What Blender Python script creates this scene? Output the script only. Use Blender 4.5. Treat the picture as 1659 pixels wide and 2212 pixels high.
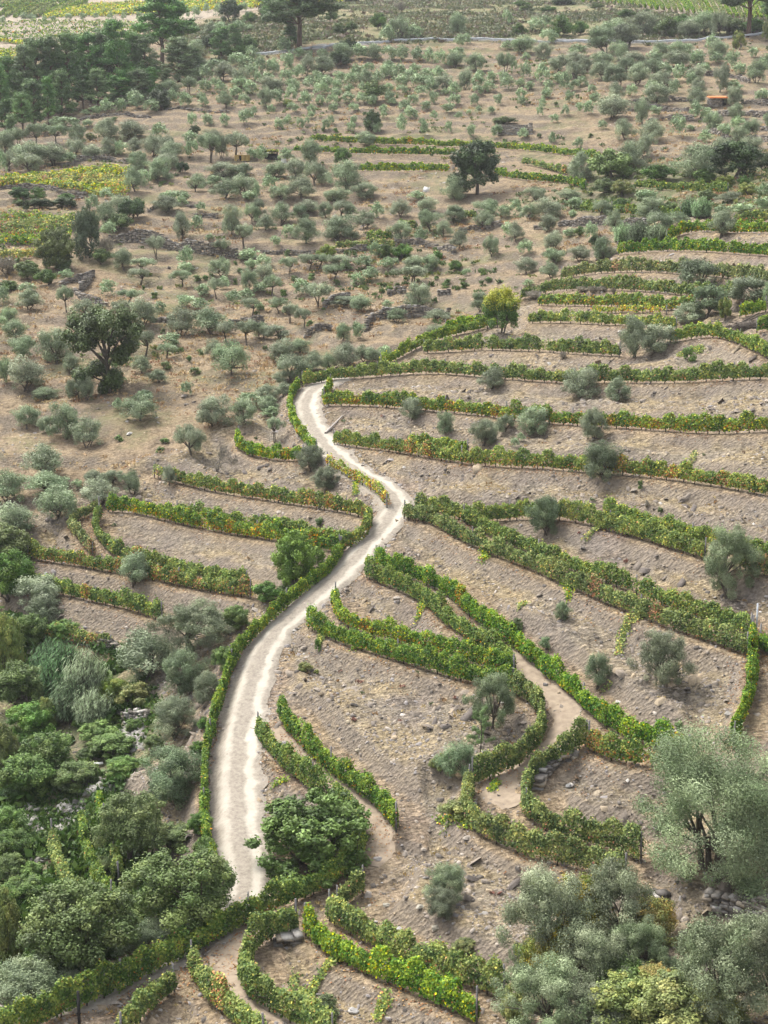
import bpy, math, random
import numpy as np
from mathutils import kdtree, Vector
R = math.radians
rng = np.random.default_rng(7)
random.seed(7)
scene = bpy.context.scene
for _o in list(bpy.data.objects): bpy.data.objects.remove(_o)
# ------------------------------------------------------------------ camera
PITCH, FOC, CW, CH = -11.0, 2.0, 1659.0, 2212.0
CAMZ = 60.0
cam_d = bpy.data.cameras.new('camera'); cam = bpy.data.objects.new('camera', cam_d)
scene.collection.objects.link(cam)
cam.location = (0, 0, CAMZ); cam.rotation_euler = (R(90 + PITCH), 0, 0)
cam_d.sensor_fit = 'HORIZONTAL'; cam_d.sensor_width = 24; cam_d.lens = 24 * FOC
cam_d.clip_start = 0.5; cam_d.clip_end = 20000
scene.camera = cam
# ------------------------------------------------------------------ world, sun, exposure
SUN_EL, SUN_AZ = 58.0, -50.0        # azimuth measured from +Y towards +X
world = bpy.data.worlds.new('World'); scene.world = world; world.use_nodes = True
wn = world.node_tree.nodes; wl = world.node_tree.links
bg = wn['Background']; sky = wn.new('ShaderNodeTexSky'); sky.sky_type = 'NISHITA'
sky.sun_disc = False; sky.sun_elevation = R(SUN_EL); sky.sun_rotation = R(SUN_AZ)
sky.air_density = 0.6; sky.dust_density = 4.0; sky.ozone_density = 0.6
hs_ = wn.new('ShaderNodeHueSaturation'); hs_.inputs['Saturation'].default_value = .35; wl.new(sky.outputs[0], hs_.inputs['Color']); wl.new(hs_.outputs[0], bg.inputs[0])   # thin overcast: little blue left
bg.inputs[1].default_value = 0.15
sun_d = bpy.data.lights.new('sun', 'SUN'); sun = bpy.data.objects.new('sun', sun_d)
scene.collection.objects.link(sun)
sun_d.energy = 1.3; sun_d.angle = R(21); sun_d.color = (1.0, 0.95, 0.87)
_el, _az = R(SUN_EL), R(SUN_AZ)
_sd = Vector((math.sin(_az) * math.cos(_el), math.cos(_az) * math.cos(_el), math.sin(_el)))
sun.rotation_euler = (-_sd).to_track_quat('-Z', 'Y').to_euler()
scene.view_settings.view_transform = 'Standard'; scene.view_settings.look = 'None'
scene.view_settings.exposure = 1.6; scene.view_settings.gamma = 1.0
try:
    scene.cycles.max_bounces = 5; scene.cycles.diffuse_bounces = 3; scene.cycles.glossy_bounces = 1
    scene.cycles.transmission_bounces = 3; scene.cycles.transparent_max_bounces = 4
    scene.cycles.volume_bounces = 0
except Exception: pass
# ------------------------------------------------------------------ helpers
def link(o, parent=None):
    scene.collection.objects.link(o)
    if parent is not None: o.parent = parent
    return o
def tag(o, label=None, cat=None, group=None, kind=None):
    if label: o['label'] = label
    if cat: o['category'] = cat
    if group: o['group'] = group
    if kind: o['kind'] = kind
    return o
def empty(name, loc=(0, 0, 0), rz=0.0, sc=(1, 1, 1)):
    o = bpy.data.objects.new(name, None); o.empty_display_size = 0.2
    o.location = loc; o.rotation_euler = (0, 0, rz); o.scale = sc
    return link(o)
def copy_tree(root, loc, rz, sc):
    r = root.copy(); link(r); r.location = loc; r.rotation_euler = (0, 0, rz); r.scale = sc
    for ch in root.children:
        c = ch.copy(); link(c); c.parent = r
    return r
def mesh_np(name, V, F, n, mat, col=None, smooth=False):
    """V (k,3); F flat vertex indices of faces with n corners each; col (faces,3)"""
    me = bpy.data.meshes.new(name)
    V = np.asarray(V, np.float32); F = np.asarray(F, np.int32).reshape(-1)
    nf = len(F) // n
    me.vertices.add(len(V)); me.vertices.foreach_set('co', V.ravel())
    me.loops.add(len(F)); me.loops.foreach_set('vertex_index', F)
    me.polygons.add(nf); me.polygons.foreach_set('loop_start', np.arange(nf, dtype=np.int32) * n)
    if smooth: me.polygons.foreach_set('use_smooth', np.ones(nf, bool))
    if col is not None:
        at = me.attributes.new('lc', 'FLOAT_COLOR', 'FACE')
        c = np.ones((nf, 4), np.float32); c[:, :3] = col
        at.data.foreach_set('color', c.ravel())
    me.update(calc_edges=True)
    if mat: me.materials.append(mat)
    return me
def obj(name, me, parent=None):
    return link(bpy.data.objects.new(name, me), parent)
def unit(v):
    return v / np.maximum(np.linalg.norm(v, axis=-1, keepdims=True), 1e-9)
def rdir(n):
    return unit(rng.normal(size=(n, 3)))
def leaves(P, N, L, W, up=None):
    """quads centred at P facing N, long axis biased to 'up'; returns V, F"""
    n = len(P); N = unit(N)
    a = rdir(n) if up is None else unit(up + 0.6 * rng.normal(size=(n, 3)))
    u = unit(np.cross(N, a)); v = np.cross(u, N)
    L = np.broadcast_to(np.asarray(L, float), (n,))[:, None]; W = np.broadcast_to(np.asarray(W, float), (n,))[:, None]
    V = np.stack([P - v * L * .5, P + u * W * .5 - v * L * .1, P + v * L * .5, P - u * W * .5 - v * L * .1], 1).reshape(-1, 3)
    return V, np.arange(4 * n)
def tube(path, rad, sides=6):
    path = np.asarray(path, float); V = []; F = []
    for i, p in enumerate(path):
        t = path[min(i + 1, len(path) - 1)] - path[max(i - 1, 0)]; t = t / (np.linalg.norm(t) + 1e-9)
        a = np.array([1., 0, 0]) if abs(t[0]) < .8 else np.array([0, 1., 0])
        u = np.cross(t, a); u /= np.linalg.norm(u); v = np.cross(t, u)
        for k in range(sides):
            q = 2 * math.pi * k / sides
            V.append(p + rad[i] * (math.cos(q) * u + math.sin(q) * v))
    for i in range(len(path) - 1):
        for k in range(sides):
            k2 = (k + 1) % sides
            F += [i * sides + k, i * sides + k2, (i + 1) * sides + k2, (i + 1) * sides + k]
    return np.array(V), np.array(F)
class MB:
    def __init__(s): s.V = []; s.F = []; s.C = []; s.n = 0
    def add(s, V, F, c=None):
        V = np.asarray(V, float); F = np.asarray(F).reshape(-1)
        s.V.append(V); s.F.append(F + s.n); s.n += len(V)
        if c is not None: s.C.append(np.broadcast_to(np.asarray(c, float), (len(F) // 4, 3)))
    def tube(s, p, r, sides=6, c=None):
        V, F = tube(p, r, sides); s.add(V, F, c)
    def box(s, c, e, rz=0, tilt=0, col=None):
        """box centre c, full extents e"""
        q = np.array([(x, y, z) for z in (-.5, .5) for x, y in ((-.5, -.5), (.5, -.5), (.5, .5), (-.5, .5))]) * e
        ct, st = math.cos(tilt), math.sin(tilt)
        q = np.stack([q[:, 0] * ct + q[:, 2] * st, q[:, 1], -q[:, 0] * st + q[:, 2] * ct], 1)
        cz, sz = math.cos(rz), math.sin(rz)
        q = np.stack([q[:, 0] * cz - q[:, 1] * sz, q[:, 0] * sz + q[:, 1] * cz, q[:, 2]], 1) + np.asarray(c)
        s.add(q, [0, 3, 2, 1, 4, 5, 6, 7, 0, 1, 5, 4, 1, 2, 6, 5, 2, 3, 7, 6, 3, 0, 4, 7], col)
    def me(s, name, mat, smooth=False):
        return mesh_np(name, np.concatenate(s.V), np.concatenate(s.F), 4, mat, np.concatenate(s.C) if s.C else None, smooth)
# value noise (numpy)
_perm = np.random.default_rng(3).random((256, 256))
def vnoise(x, y):
    xi = np.floor(x).astype(int); yi = np.floor(y).astype(int); fx = x - xi; fy = y - yi
    fx = fx * fx * (3 - 2 * fx); fy = fy * fy * (3 - 2 * fy)
    g = lambda a, b: _perm[a & 255, b & 255]
    return (g(xi, yi) * (1 - fx) * (1 - fy) + g(xi + 1, yi) * fx * (1 - fy) + g(xi, yi + 1) * (1 - fx) * fy + g(xi + 1, yi + 1) * fx * fy) * 2 - 1
def fbm(x, y, o=4):
    s = 0; a = 1
    for i in range(o): s = s + a * vnoise(x * 2**i + 17 * i, y * 2**i + 31 * i); a *= .5
    return s
def sstep(a, b, x):
    t = np.clip((x - a) / (b - a), 0, 1); return t * t * (3 - 2 * t)
# ------------------------------------------------------------------ materials
def mat_base(name, rough=0.85, spec=0.25):
    m = bpy.data.materials.new(name); m.use_nodes = True
    nt = m.node_tree; b = nt.nodes['Principled BSDF']
    b.inputs['Roughness'].default_value = rough; b.inputs['Specular IOR Level'].default_value = spec
    return m, nt, b
def N_(nt, t, **kw):
    n = nt.nodes.new(t)
    for k, v in kw.items(): setattr(n, k, v)
    return n
def ramp(nt, fac, stops):
    r = N_(nt, 'ShaderNodeValToRGB'); e = r.color_ramp.elements
    while len(e) < len(stops): e.new(0.5)
    for q, (p, c) in zip(e, stops): q.position = p; q.color = (*c, 1) if len(c) == 3 else c
    nt.links.new(fac, r.inputs[0]); return r.outputs[0]
def mix(nt, fac, a, b, bt='MIX'):
    m = N_(nt, 'ShaderNodeMix', data_type='RGBA', blend_type=bt)
    for s, v in ((m.inputs[0], fac), (m.inputs[6], a), (m.inputs[7], b)):
        if hasattr(v, 'is_linked'): nt.links.new(v, s)
        elif isinstance(v, (int, float)): s.default_value = v
        else: s.default_value = (*v, 1)
    return m.outputs[2]
def math_(nt, op, a, b=None, clamp=False):
    m = N_(nt, 'ShaderNodeMath', operation=op); m.use_clamp = clamp
    for i, v in enumerate((a, b)):
        if v is None: continue
        if hasattr(v, 'is_linked'): nt.links.new(v, m.inputs[i])
        else: m.inputs[i].default_value = v
    return m.outputs[0]
def leaf_mat(name, tint=(1, 1, 1), trans=0.3, var=0.25, spec=0.3, rough=.6):
    m, nt, b = mat_base(name, rough, spec)
    at = N_(nt, 'ShaderNodeAttribute', attribute_name='lc')
    oi = N_(nt, 'ShaderNodeObjectInfo')
    f = math_(nt, 'ADD', math_(nt, 'MULTIPLY', oi.outputs['Random'], 2 * var), 1 - var)
    hs = N_(nt, 'ShaderNodeHueSaturation'); nt.links.new(at.outputs['Color'], hs.inputs['Color']); nt.links.new(f, hs.inputs['Value'])
    w = N_(nt, 'ShaderNodeTexWhiteNoise', noise_dimensions='1D'); nt.links.new(math_(nt, 'MULTIPLY', oi.outputs['Random'], 57.0), w.inputs['W'])
    nt.links.new(math_(nt, 'ADD', math_(nt, 'MULTIPLY', w.outputs[0], .035), .4825), hs.inputs['Hue'])
    nt.links.new(math_(nt, 'ADD', math_(nt, 'MULTIPLY', w.outputs[0], .4), .8), hs.inputs['Saturation'])
    vm = N_(nt, 'ShaderNodeVectorMath', operation='MULTIPLY'); nt.links.new(hs.outputs[0], vm.inputs[0]); vm.inputs[1].default_value = tint; c = vm.outputs[0]
    nt.links.new(c, b.inputs['Base Color'])
    tr = N_(nt, 'ShaderNodeBsdfTranslucent'); nt.links.new(c, tr.inputs[0])
    ms = N_(nt, 'ShaderNodeMixShader'); ms.inputs[0].default_value = trans
    nt.links.new(b.outputs[0], ms.inputs[1]); nt.links.new(tr.outputs[0], ms.inputs[2])
    nt.links.new(ms.outputs[0], nt.nodes['Material Output'].inputs[0])
    return m
M = {}
M['leaf'] = leaf_mat('foliage_leaf', tint=(1.55, 1.58, 1.34), var=.19, trans=.14)
M['needle'] = leaf_mat('pine_needle', tint=(1.7, 1.75, 1.6), var=.3, trans=.1)
M['vine'] = leaf_mat('vine_leaf', tint=(1.80, 1.88, 1.65), var=0.06, trans=.35)
def noise_mat(name, c1, c2, scale, rough=.9, bump=.4):
    m, nt, b = mat_base(name, rough, .2)
    tc = N_(nt, 'ShaderNodeTexCoord'); n = N_(nt, 'ShaderNodeTexNoise'); n.inputs['Scale'].default_value = scale; n.inputs['Detail'].default_value = 6
    nt.links.new(tc.outputs['Object'], n.inputs['Vector'])
    nt.links.new(ramp(nt, n.outputs[0], [(.3, c1), (.7, c2)]), b.inputs['Base Color'])
    bp = N_(nt, 'ShaderNodeBump'); bp.inputs['Strength'].default_value = bump; bp.inputs['Distance'].default_value = .05
    nt.links.new(n.outputs[0], bp.inputs['Height']); nt.links.new(bp.outputs[0], b.inputs['Normal'])
    return m
M['bark'] = noise_mat('grey_bark', (.05, .04, .03), (.14, .12, .10), 6)
M['pinebark'] = noise_mat('pine_bark', (.06, .04, .03), (.16, .10, .07), 6)
M['vinebark'] = noise_mat('vine_bark', (.03, .024, .018), (.08, .06, .045), 20)
M['post'] = noise_mat('weathered_post', (.10, .10, .10), (.22, .21, .20), 12)
M['metal'] = noise_mat('galvanised_metal', (.42, .45, .48), (.55, .58, .62), 3, .45, .05)
M['wood'] = noise_mat('yellow_wood', (.45, .30, .10), (.62, .45, .18), 4)
M['plank'] = noise_mat('grey_plank', (.28, .25, .22), (.42, .38, .34), 6)
M['rooftile'] = noise_mat('orange_roof_tile', (.50, .17, .06), (.62, .25, .10), 9)
M['dark'] = noise_mat('dark_interior', (.015, .015, .015), (.03, .03, .03), 3)
M['white'] = noise_mat('white_board', (.62, .62, .60), (.74, .74, .72), 2)
def stone_mat(name, tint=(1, 1, 1)):
    m, nt, b = mat_base(name, .9, .2)
    at = N_(nt, 'ShaderNodeAttribute', attribute_name='lc')
    tc = N_(nt, 'ShaderNodeTexCoord'); n = N_(nt, 'ShaderNodeTexNoise'); n.inputs['Scale'].default_value = 9; n.inputs['Detail'].default_value = 5
    nt.links.new(tc.outputs['Object'], n.inputs['Vector'])
    c = mix(nt, .6, at.outputs['Color'], ramp(nt, n.outputs[0], [(.3, (.5, .5, .5)), (.7, (1, 1, 1))]), 'MULTIPLY')
    nt.links.new(mix(nt, 1.0, c, tint, 'MULTIPLY'), b.inputs['Base Color'])
    return m
M['stone'] = stone_mat('schist_stone')
# ------------------------------------------------------------------ the lie of the land
cp, sp = math.cos(R(PITCH)), math.sin(R(PITCH))
def ray(px, py):
    px = np.asarray(px, float); py = np.asarray(py, float)
    x = (px - CW / 2) / (FOC * CW); y = (CH / 2 - py) / (FOC * CW)
    d = np.stack([x, cp - y * sp, sp + y * cp], -1)
    return unit(d)
PYS = [2600, 2400, 2212, 2000, 1800, 1600, 1400, 1200, 1000, 900, 800, 700, 600, 500, 400, 300, 200, 100, 50, 0, -80]
COLS = {  # distance along the sight line, sample columns of the hillside
 -300: [62, 70, 79, 91, 105, 120, 134, 147, 161, 173, 187, 205, 227, 253, 285, 335, 410, 540, 640, 790, 1000],
 0:    [60, 68, 77, 88, 101, 115, 128, 141, 156, 168, 182, 200, 222, 248, 280, 325, 400, 520, 620, 760, 980],
 250:  [58, 67, 76, 86, 97, 110, 122, 133, 150, 162, 177, 195, 217, 243, 275, 315, 375, 470, 560, 700, 900],
 470:  [57, 66, 75, 83, 91, 100, 111, 127, 146, 158, 173, 192, 214, 240, 272, 310, 360, 430, 500, 650, 840],
 700:  [57, 65.5, 74, 82, 89, 97, 107, 120, 138, 150, 165, 188, 210, 236, 268, 305, 350, 405, 450, 600, 790],
 1000: [56, 64, 72, 79, 86, 94, 103, 115, 130, 142, 156, 178, 202, 228, 262, 300, 345, 400, 440, 590, 770],
 1320: [55, 63, 71, 78, 84.5, 92, 100.5, 111, 124, 135, 147, 162, 180, 205, 243, 287, 335, 392, 435, 570, 740],
 1659: [54, 62, 70, 77, 83, 90, 98, 107, 119, 128, 138, 148, 162, 182, 225, 275, 325, 385, 430, 560, 720],
 2000: [53, 61, 69, 76, 82, 88, 95, 103, 114, 122, 131, 140, 152, 171, 210, 262, 315, 378, 422, 550, 700],
}
th_f = np.arange(-23.0, 23.001, 0.125)
TH = R(1) * np.concatenate([np.arange(-100, -23, 2.5), th_f, np.arange(24, 101, 2.5)])
RR = np.concatenate([np.array([3, 8, 14, 20, 26, 32, 38, 43, 47]), np.exp(np.arange(math.log(50), math.log(720), .0029)), np.exp(np.arange(math.log(726), math.log(2600), .03))])
LR = np.log(RR)
def col_profile(px):
    d = np.array(COLS[px], float); v = ray(np.full(len(PYS), px), PYS)
    p = v * d[:, None]; r = np.hypot(p[:, 0], p[:, 1])
    z = CAMZ + p[:, 2]
    az = math.atan2(p[8, 0], p[8, 1])
    zi = np.interp(RR, r, z)
    for _ in range(60): zi[1:-1] = .25 * zi[:-2] + .5 * zi[1:-1] + .25 * zi[2:]
    zz = np.interp(RR, r, z)
    w = sstep(690, 760, RR); zi = zi * (1 - w) + zz * w
    far = RR > r[-1]
    zi[far] = z[-1] + 60 * (1 - np.exp(-(RR[far] - r[-1]) / 500)) + 0
    return az, zi
_az = []; _pz = []
for px in sorted(COLS):
    a, zc = col_profile(px); _az.append(a); _pz.append(zc)
_az = np.array(_az); _pz = np.array(_pz)
H0 = np.empty((len(TH), len(RR)))
for j in range(len(RR)): H0[:, j] = np.interp(TH, _az, _pz[:, j])
for _ in range(80): H0[31:-31] = .25 * H0[30:-32] + .5 * H0[31:-31] + .25 * H0[32:-30]
GX = np.sin(TH)[:, None] * RR[None]; GY = np.cos(TH)[:, None] * RR[None]
HG = H0.copy()
ti = np.arange(len(TH)); ri = np.arange(len(RR))
def hz(x, y):
    x = np.asarray(x, float); y = np.asarray(y, float)
    a = np.interp(np.arctan2(x, y), TH, ti); b = np.interp(np.log(np.hypot(x, y) + 1e-6), LR, ri)
    i = np.clip(a.astype(int), 0, len(TH) - 2); j = np.clip(b.astype(int), 0, len(RR) - 2); u = a - i; v = b - j
    return HG[i, j] * (1 - u) * (1 - v) + HG[i + 1, j] * u * (1 - v) + HG[i, j + 1] * (1 - u) * v + HG[i + 1, j + 1] * u * v
_T = np.exp(np.linspace(math.log(45), math.log(1400), 5000))
def cast(px, py, off=0.0):
    """world point on the ground (or off metres above it) that the picture shows at px, py"""
    px = np.atleast_1d(np.asarray(px, float)); py = np.atleast_1d(np.asarray(py, float)); out = np.zeros((len(px), 3))
    V = ray(px, py)
    for k, v in enumerate(V):
        x = v[0] * _T; y = v[1] * _T; z = CAMZ + v[2] * _T
        f = z - hz(x, y) - off
        i = np.argmax(f < 0)
        if i == 0: i = len(_T) - 1
        t = _T[i - 1] + (_T[i] - _T[i - 1]) * f[i - 1] / (f[i - 1] - f[i] + 1e-9)
        out[k] = (v[0] * t, v[1] * t, 0); out[k, 2] = hz(out[k, 0], out[k, 1])
    return out
def dist(p): return math.sqrt(p[0]**2 + p[1]**2 + (p[2] - CAMZ)**2)
def resample(P, step):
    P = np.asarray(P, float)
    seg = np.hypot(*(P[1:, :2] - P[:-1, :2]).T); s = np.concatenate([[0], np.cumsum(seg)])
    n = max(2, int(s[-1] / step) + 1); q = np.linspace(0, s[-1], n)
    Q = np.stack([np.interp(q, s, P[:, k]) for k in range(3)], 1)
    k = max(1, int(1.6 / step))
    for _ in range(k * 2): Q[1:-1] = .25 * Q[:-2] + .5 * Q[1:-1] + .25 * Q[2:]
    return Q, s[-1]
def pts(s): return np.array([tuple(map(float, q.split(','))) for q in s.split()])
# ------------------------------------------------------------------ digitised lines (picture coordinates 1659 x 2212)
# rows: id | palette (g y o w) | height | line | label
ROWS = []
def row(pal, h, line, label):
    L = pts(line)
    if L[-1, 0] >= 1690:      # the row carries on past the edge of the picture
        g = (L[-1, 1] - L[-3, 1]) / (L[-1, 0] - L[-3, 0]); e = L[-1]
        L = np.vstack([L, [[e[0] + 120, e[1] + 120 * g], [e[0] + 270, e[1] + 240 * g]]])
    ROWS.append((pal, h, L, label))
row('o', 1.6, '1586,469 1626,465 1659,462 1700,460', 'short orange-tinged vine row highest up at the right edge, above the bushy olive tree')
row('o', 1.7, '1440,508 1453,499 1476,487 1499,483 1536,484 1586,487 1659,486 1710,486', 'yellow and orange vine row passing behind the round olive tree near the right edge')
row('g', 1.8, '1336,532 1359,530 1399,527 1439,524 1506,525 1573,529 1659,534 1710,537', 'green vine row starting beside the pale reed thicket')
row('g', 1.7, '1213,586 1239,579 1279,574 1339,570 1406,570 1473,574 1539,579 1606,585 1659,590 1710,595', 'green vine row along the second grey bank below the pale reed thicket')
row('g', 1.7, '1125,630 1140,625 1173,615 1206,610 1256,609 1306,609 1373,610 1439,615 1489,622 1549,619 1599,624', 'vine row with bare posts that ends behind the dense dark olive tree')
row('o', 1.6, '1165,643 1223,644 1273,645 1339,645 1406,649 1456,652 1503,652', 'green vine row just under the patch of dead grey shrubs')
row('w', 1.0, '1279,667 1323,665 1373,666 1399,666 1440,668', 'low sparse vine row with bright orange leaves')
row('y', 1.5, '1143,682 1189,680 1239,682 1306,685 1373,687 1423,690 1461,694', 'bright yellow-green vine row right of the tall yellow-topped willow bush')
row('y', 1.5, '963,699 996,692 1046,690 1075,690', 'short yellow vine row left of the yellow-topped willow bush')
row('y', 1.5, '823,779 853,762 886,745 920,729 953,718 986,708 1020,700 1053,694', 'yellow-green vine row slanting up the ridge edge to the willow bush')
row('g', 1.7, '916,744 953,744 986,741 1020,737 1053,737 1106,738 1173,740 1223,744 1273,747 1339,749', 'green vine row ending at the double olive tree')
row('y', 1.7, '1449,719 1473,712 1506,705 1539,705 1573,712 1606,725 1639,742 1659,752 1710,775', 'arched vine row over the pale bank at the right edge')
row('y', 1.6, '1599,668 1622,660 1655,652', 'short vine row beside the sandy patch with the brushwood')
row('g', 1.5, '1636,700 1659,696 1700,690', 'short vine row below the brushwood heap')
row('g', 1.7, '653,816 686,808 726,802 760,799 800,797 836,792 886,789 936,787 986,790 1036,795 1106,800 1156,804 1206,808 1256,808 1306,805 1373,805 1439,807 1506,804 1573,799 1659,796 1720,795', 'long vine row running from the road bend right across the hillside')
row('y', 1.5, '683,965 670,954 656,937 643,917 632,897 626,874 626,855 634,836 645,824', 'vine row wrapping the outside of the upper road bend')
row('o', 1.6, '713,822 709,836 701,850', 'tiny stub of vines on the inner side of the road bend')
row('o', 1.7, '700,857 726,856 786,857 853,861 920,867 1020,875 1106,886 1206,895 1273,899 1339,902 1406,906 1473,911 1539,914 1606,912 1659,908 1720,903', 'vine row starting inside the road bend below the long row')
row('o', 1.7, '722,939 753,944 820,950 886,961 953,972 1020,983 1106,987 1173,989 1239,994 1339,1001 1406,1007 1473,1014 1539,1024 1606,1035 1659,1045 1720,1058', 'long vine row beginning below the grey wooden pole')
row('y', 1.4, '886,943 930,948 970,953 1010,962', 'short vine row close behind another, below the small dark round bush')
row('g', 1.65, '873,1097 920,1103 953,1119 986,1139 1020,1156 1053,1172 1106,1190 1156,1209 1189,1225 1240,1247 1290,1270 1369,1299 1406,1316 1473,1339 1539,1359 1589,1376 1616,1389', 'thick vine row running down right from the road junction, front of a pair')
row('g', 1.6, '1003,1106 1020,1117 1053,1131 1086,1147 1106,1155 1173,1184 1239,1211 1306,1231 1373,1258 1439,1285 1506,1310 1573,1331 1622,1347', 'vine row close behind the thick one that leaves the road junction')
row('y', 1.7, '900,1081 953,1091 1003,1101 1053,1108 1106,1096 1140,1095 1206,1094 1239,1101 1273,1107 1306,1121 1356,1131 1406,1144 1456,1161 1489,1171 1523,1181', 'vine row behind the upright egg-shaped olive tree')
row('g', 1.7, '1600,1200 1640,1212 1659,1217 1720,1232', 'vine row right of the large dark olive tree, lower of two')
row('y', 1.5, '1306,1094 1356,1106 1406,1119 1456,1134 1506,1147 1550,1156 1590,1168 1630,1180 1659,1184 1720,1195', 'vine row running behind the top of the large dark olive tree')
row('o', 1.8, '1626,1352 1627,1396 1627,1446 1622,1483 1607,1523 1592,1556 1585,1585', 'vine row coming straight down beside the right edge path')
row('g', 1.6, '1643,1370 1659,1385 1700,1400', 'leafy vine end at the right edge beside the metal post')
row('g', 1.7, '792,1221 813,1234 853,1247 886,1262 920,1280 940,1298 960,1316 986,1337 1020,1359 1053,1380 1086,1401 1110,1430', 'front vine row of the pair starting halfway down the road')
row('g', 1.7, '813,1196 836,1209 870,1221 920,1235 953,1251 986,1275 1010,1300 1030,1318 1053,1333 1086,1354 1106,1368 1139,1396 1173,1423 1206,1449 1239,1476 1273,1509 1306,1543 1339,1561 1389,1575 1439,1588 1489,1603', 'long vine row above the bare earth path')
row('g', 1.75, '666,1330 703,1350 736,1366 786,1377 836,1394 886,1407 936,1424 986,1439 1036,1450 1086,1458 1110,1466', 'dark green vine row above the widest bare bank')
row('o', 1.6, '724,1276 724,1300 731,1323 753,1335 803,1349 853,1363 903,1376 953,1386 1003,1403 1053,1419 1086,1434 1110,1442', 'orange-tinged vine row hooked round at the roadside, close behind a dark green row')
row('g', 1.9, '1106,1462 1139,1476 1166,1498 1175,1529 1167,1563 1149,1596 1123,1624 1086,1641 1053,1651 1022,1660', 'vine row bending round the egg-shaped grey olive tree')
row('y', 1.9, '1013,1673 1014,1696 1003,1725 1003,1748 1036,1768 1070,1785 1106,1800 1139,1812 1173,1823 1223,1834 1273,1843 1323,1853 1350,1868', 'thick vine row hooking down to the front of the earth path end')
row('g', 1.8, '1266,1576 1216,1609 1173,1635 1142,1663 1131,1696 1133,1728 1156,1753 1206,1773 1256,1789 1306,1797 1356,1809 1386,1825', 'vine row curling round the loose stone pile')
row('o', 1.9, '1273,1582 1306,1607 1356,1622 1406,1624 1456,1618 1490,1612', 'tall vine row with orange leaves beside the huge olive tree')
row('g', 1.9, '557,1560 573,1585 603,1618 636,1648 680,1675 713,1698 740,1722 766,1748 782,1775 780,1803 768,1836 740,1866 703,1888 653,1906 603,1927 553,1950 500,1975 450,2005 400,2030 350,2055 300,2081 250,2109 200,2127 150,2147 100,2166 50,2189 0,2206 -60,2230', 'longest vine row, passing under the leafy fig tree and across the bottom of the track')
row('g', 1.9, '606,1520 626,1550 653,1584 686,1614 720,1641 753,1665 793,1691 830,1720 856,1760', 'vine row behind the one that loops under the fig tree')
row('g', 1.8, '783,1891 753,1915 728,1935', 'short bushy vine row at the foot of the bare rock slope')
row('y', 1.9, '712,1950 753,1979 803,2003 853,2027 903,2045 953,2065 1003,2085 1053,2101 1090,2116', 'vine row along the foot of the rock slope, back of the lowest pair')
row('y', 1.9, '660,1981 693,2011 736,2038 786,2061 836,2081 886,2101 936,2121 986,2141 1030,2168', 'yellow-green vine row, front of the lowest pair')
row('g', 1.9, '640,1972 613,1977 573,1991 545,2015 532,2045 522,2080 530,2112 553,2127 586,2148 636,2170 686,2195 720,2216', 'vine row curling round the lowest stony mound')
row('y', 1.8, '414,2063 433,2098 460,2135 493,2161 533,2188 570,2216', 'bright yellow-green vine row at the bottom edge beside the earth path')
row('g', 1.6, '376,2107 346,2128 316,2155 293,2185 262,2212', 'dark vine row at the bottom edge left of the stony mound')
row('g', 1.8, '113,1795 120,1838 133,1878 160,1915 187,1938', 'left one of the vine rows running downhill in the green hollow')
row('g', 1.8, '176,1765 180,1801 193,1848 213,1888 240,1924', 'middle vine row running downhill in the green hollow')
row('g', 1.6, '213,1728 218,1742 226,1756', 'short vine row behind the apple tree in the hollow')
row('g', 1.6, '246,1828 250,1855 256,1885', 'vine row under the apple tree trunk in the hollow')
row('g', 1.6, '736,1172 722,1205 693,1231 663,1254 640,1272 620,1289 590,1318 556,1347 522,1383 502,1419 488,1456 477,1496 462,1536 452,1579 445,1613 441,1663 443,1713 438,1748 447,1795 457,1845 463,1880', 'long vine row bordering the left side of the track all the way down')
row('y', 1.7, '516,932 508,950 540,966 586,974 620,977 655,974', 'yellow vine row reaching the road below the small upright olive tree')
row('o', 1.6, '333,1011 360,1017 393,1027 433,1037 483,1047 533,1055 586,1063 636,1069 686,1078 736,1085 786,1091 802,1108 792,1137 766,1157 735,1172', 'vine row that turns sharply down along the road from the pointed sapling')
row('w', 1.4, '708,989 736,1006 770,1023 803,1041 826,1057 836,1079', 'thin gappy vine row along the narrow upper road')
row('o', 1.7, '233,1084 283,1084 333,1097 383,1111 433,1121 486,1131 553,1140 586,1145 636,1152 686,1164 733,1171', 'front vine row above the wide bank with the light green tree')
row('g', 1.4, '383,1094 433,1104 500,1117 553,1121 620,1131 670,1141 720,1151 753,1155', 'vine row close behind the one above the light green tree')
row('g', 1.5, '213,1084 180,1101 147,1117 157,1134 180,1157 200,1184', 'vine row bent like an arrowhead at the tip of the left terraces')
row('g', 1.6, '215,1099 203,1117 207,1141 227,1164 250,1184 283,1195 333,1205 383,1219 433,1229 483,1239 533,1249', 'vine row along the inner side of the narrow left path')
row('o', 1.7, '67,1184 100,1194 150,1198 200,1208 250,1216 283,1221 333,1231 383,1243 433,1253 483,1260 540,1267', 'front vine row passing behind the small grey olive tree on the left bank')
row('g', 1.5, '30,1182 60,1192', 'short vine end beside the tall dark green tree at the left edge')
row('g', 1.7, '60,1243 117,1257 167,1271 217,1281 267,1291 300,1302 350,1318', 'lower vine row ending at the big grey-green olive clump')
row('o', 1.4, '92,1358 140,1366 183,1376 240,1385', 'low vine row on top of the slate wall above the reeds')
row('y', 1.5, '670,295 720,297 770,300 820,303 886,303 953,307 1020,308 1106,313 1156,317 1206,323 1256,330 1323,338', 'uppermost long vine row behind the large round cork oak')
row('g', 1.5, '636,317 686,319 736,322 786,323 836,323 886,325 936,325 983,327', 'second upper vine row touching the top of the large round cork oak')
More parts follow.
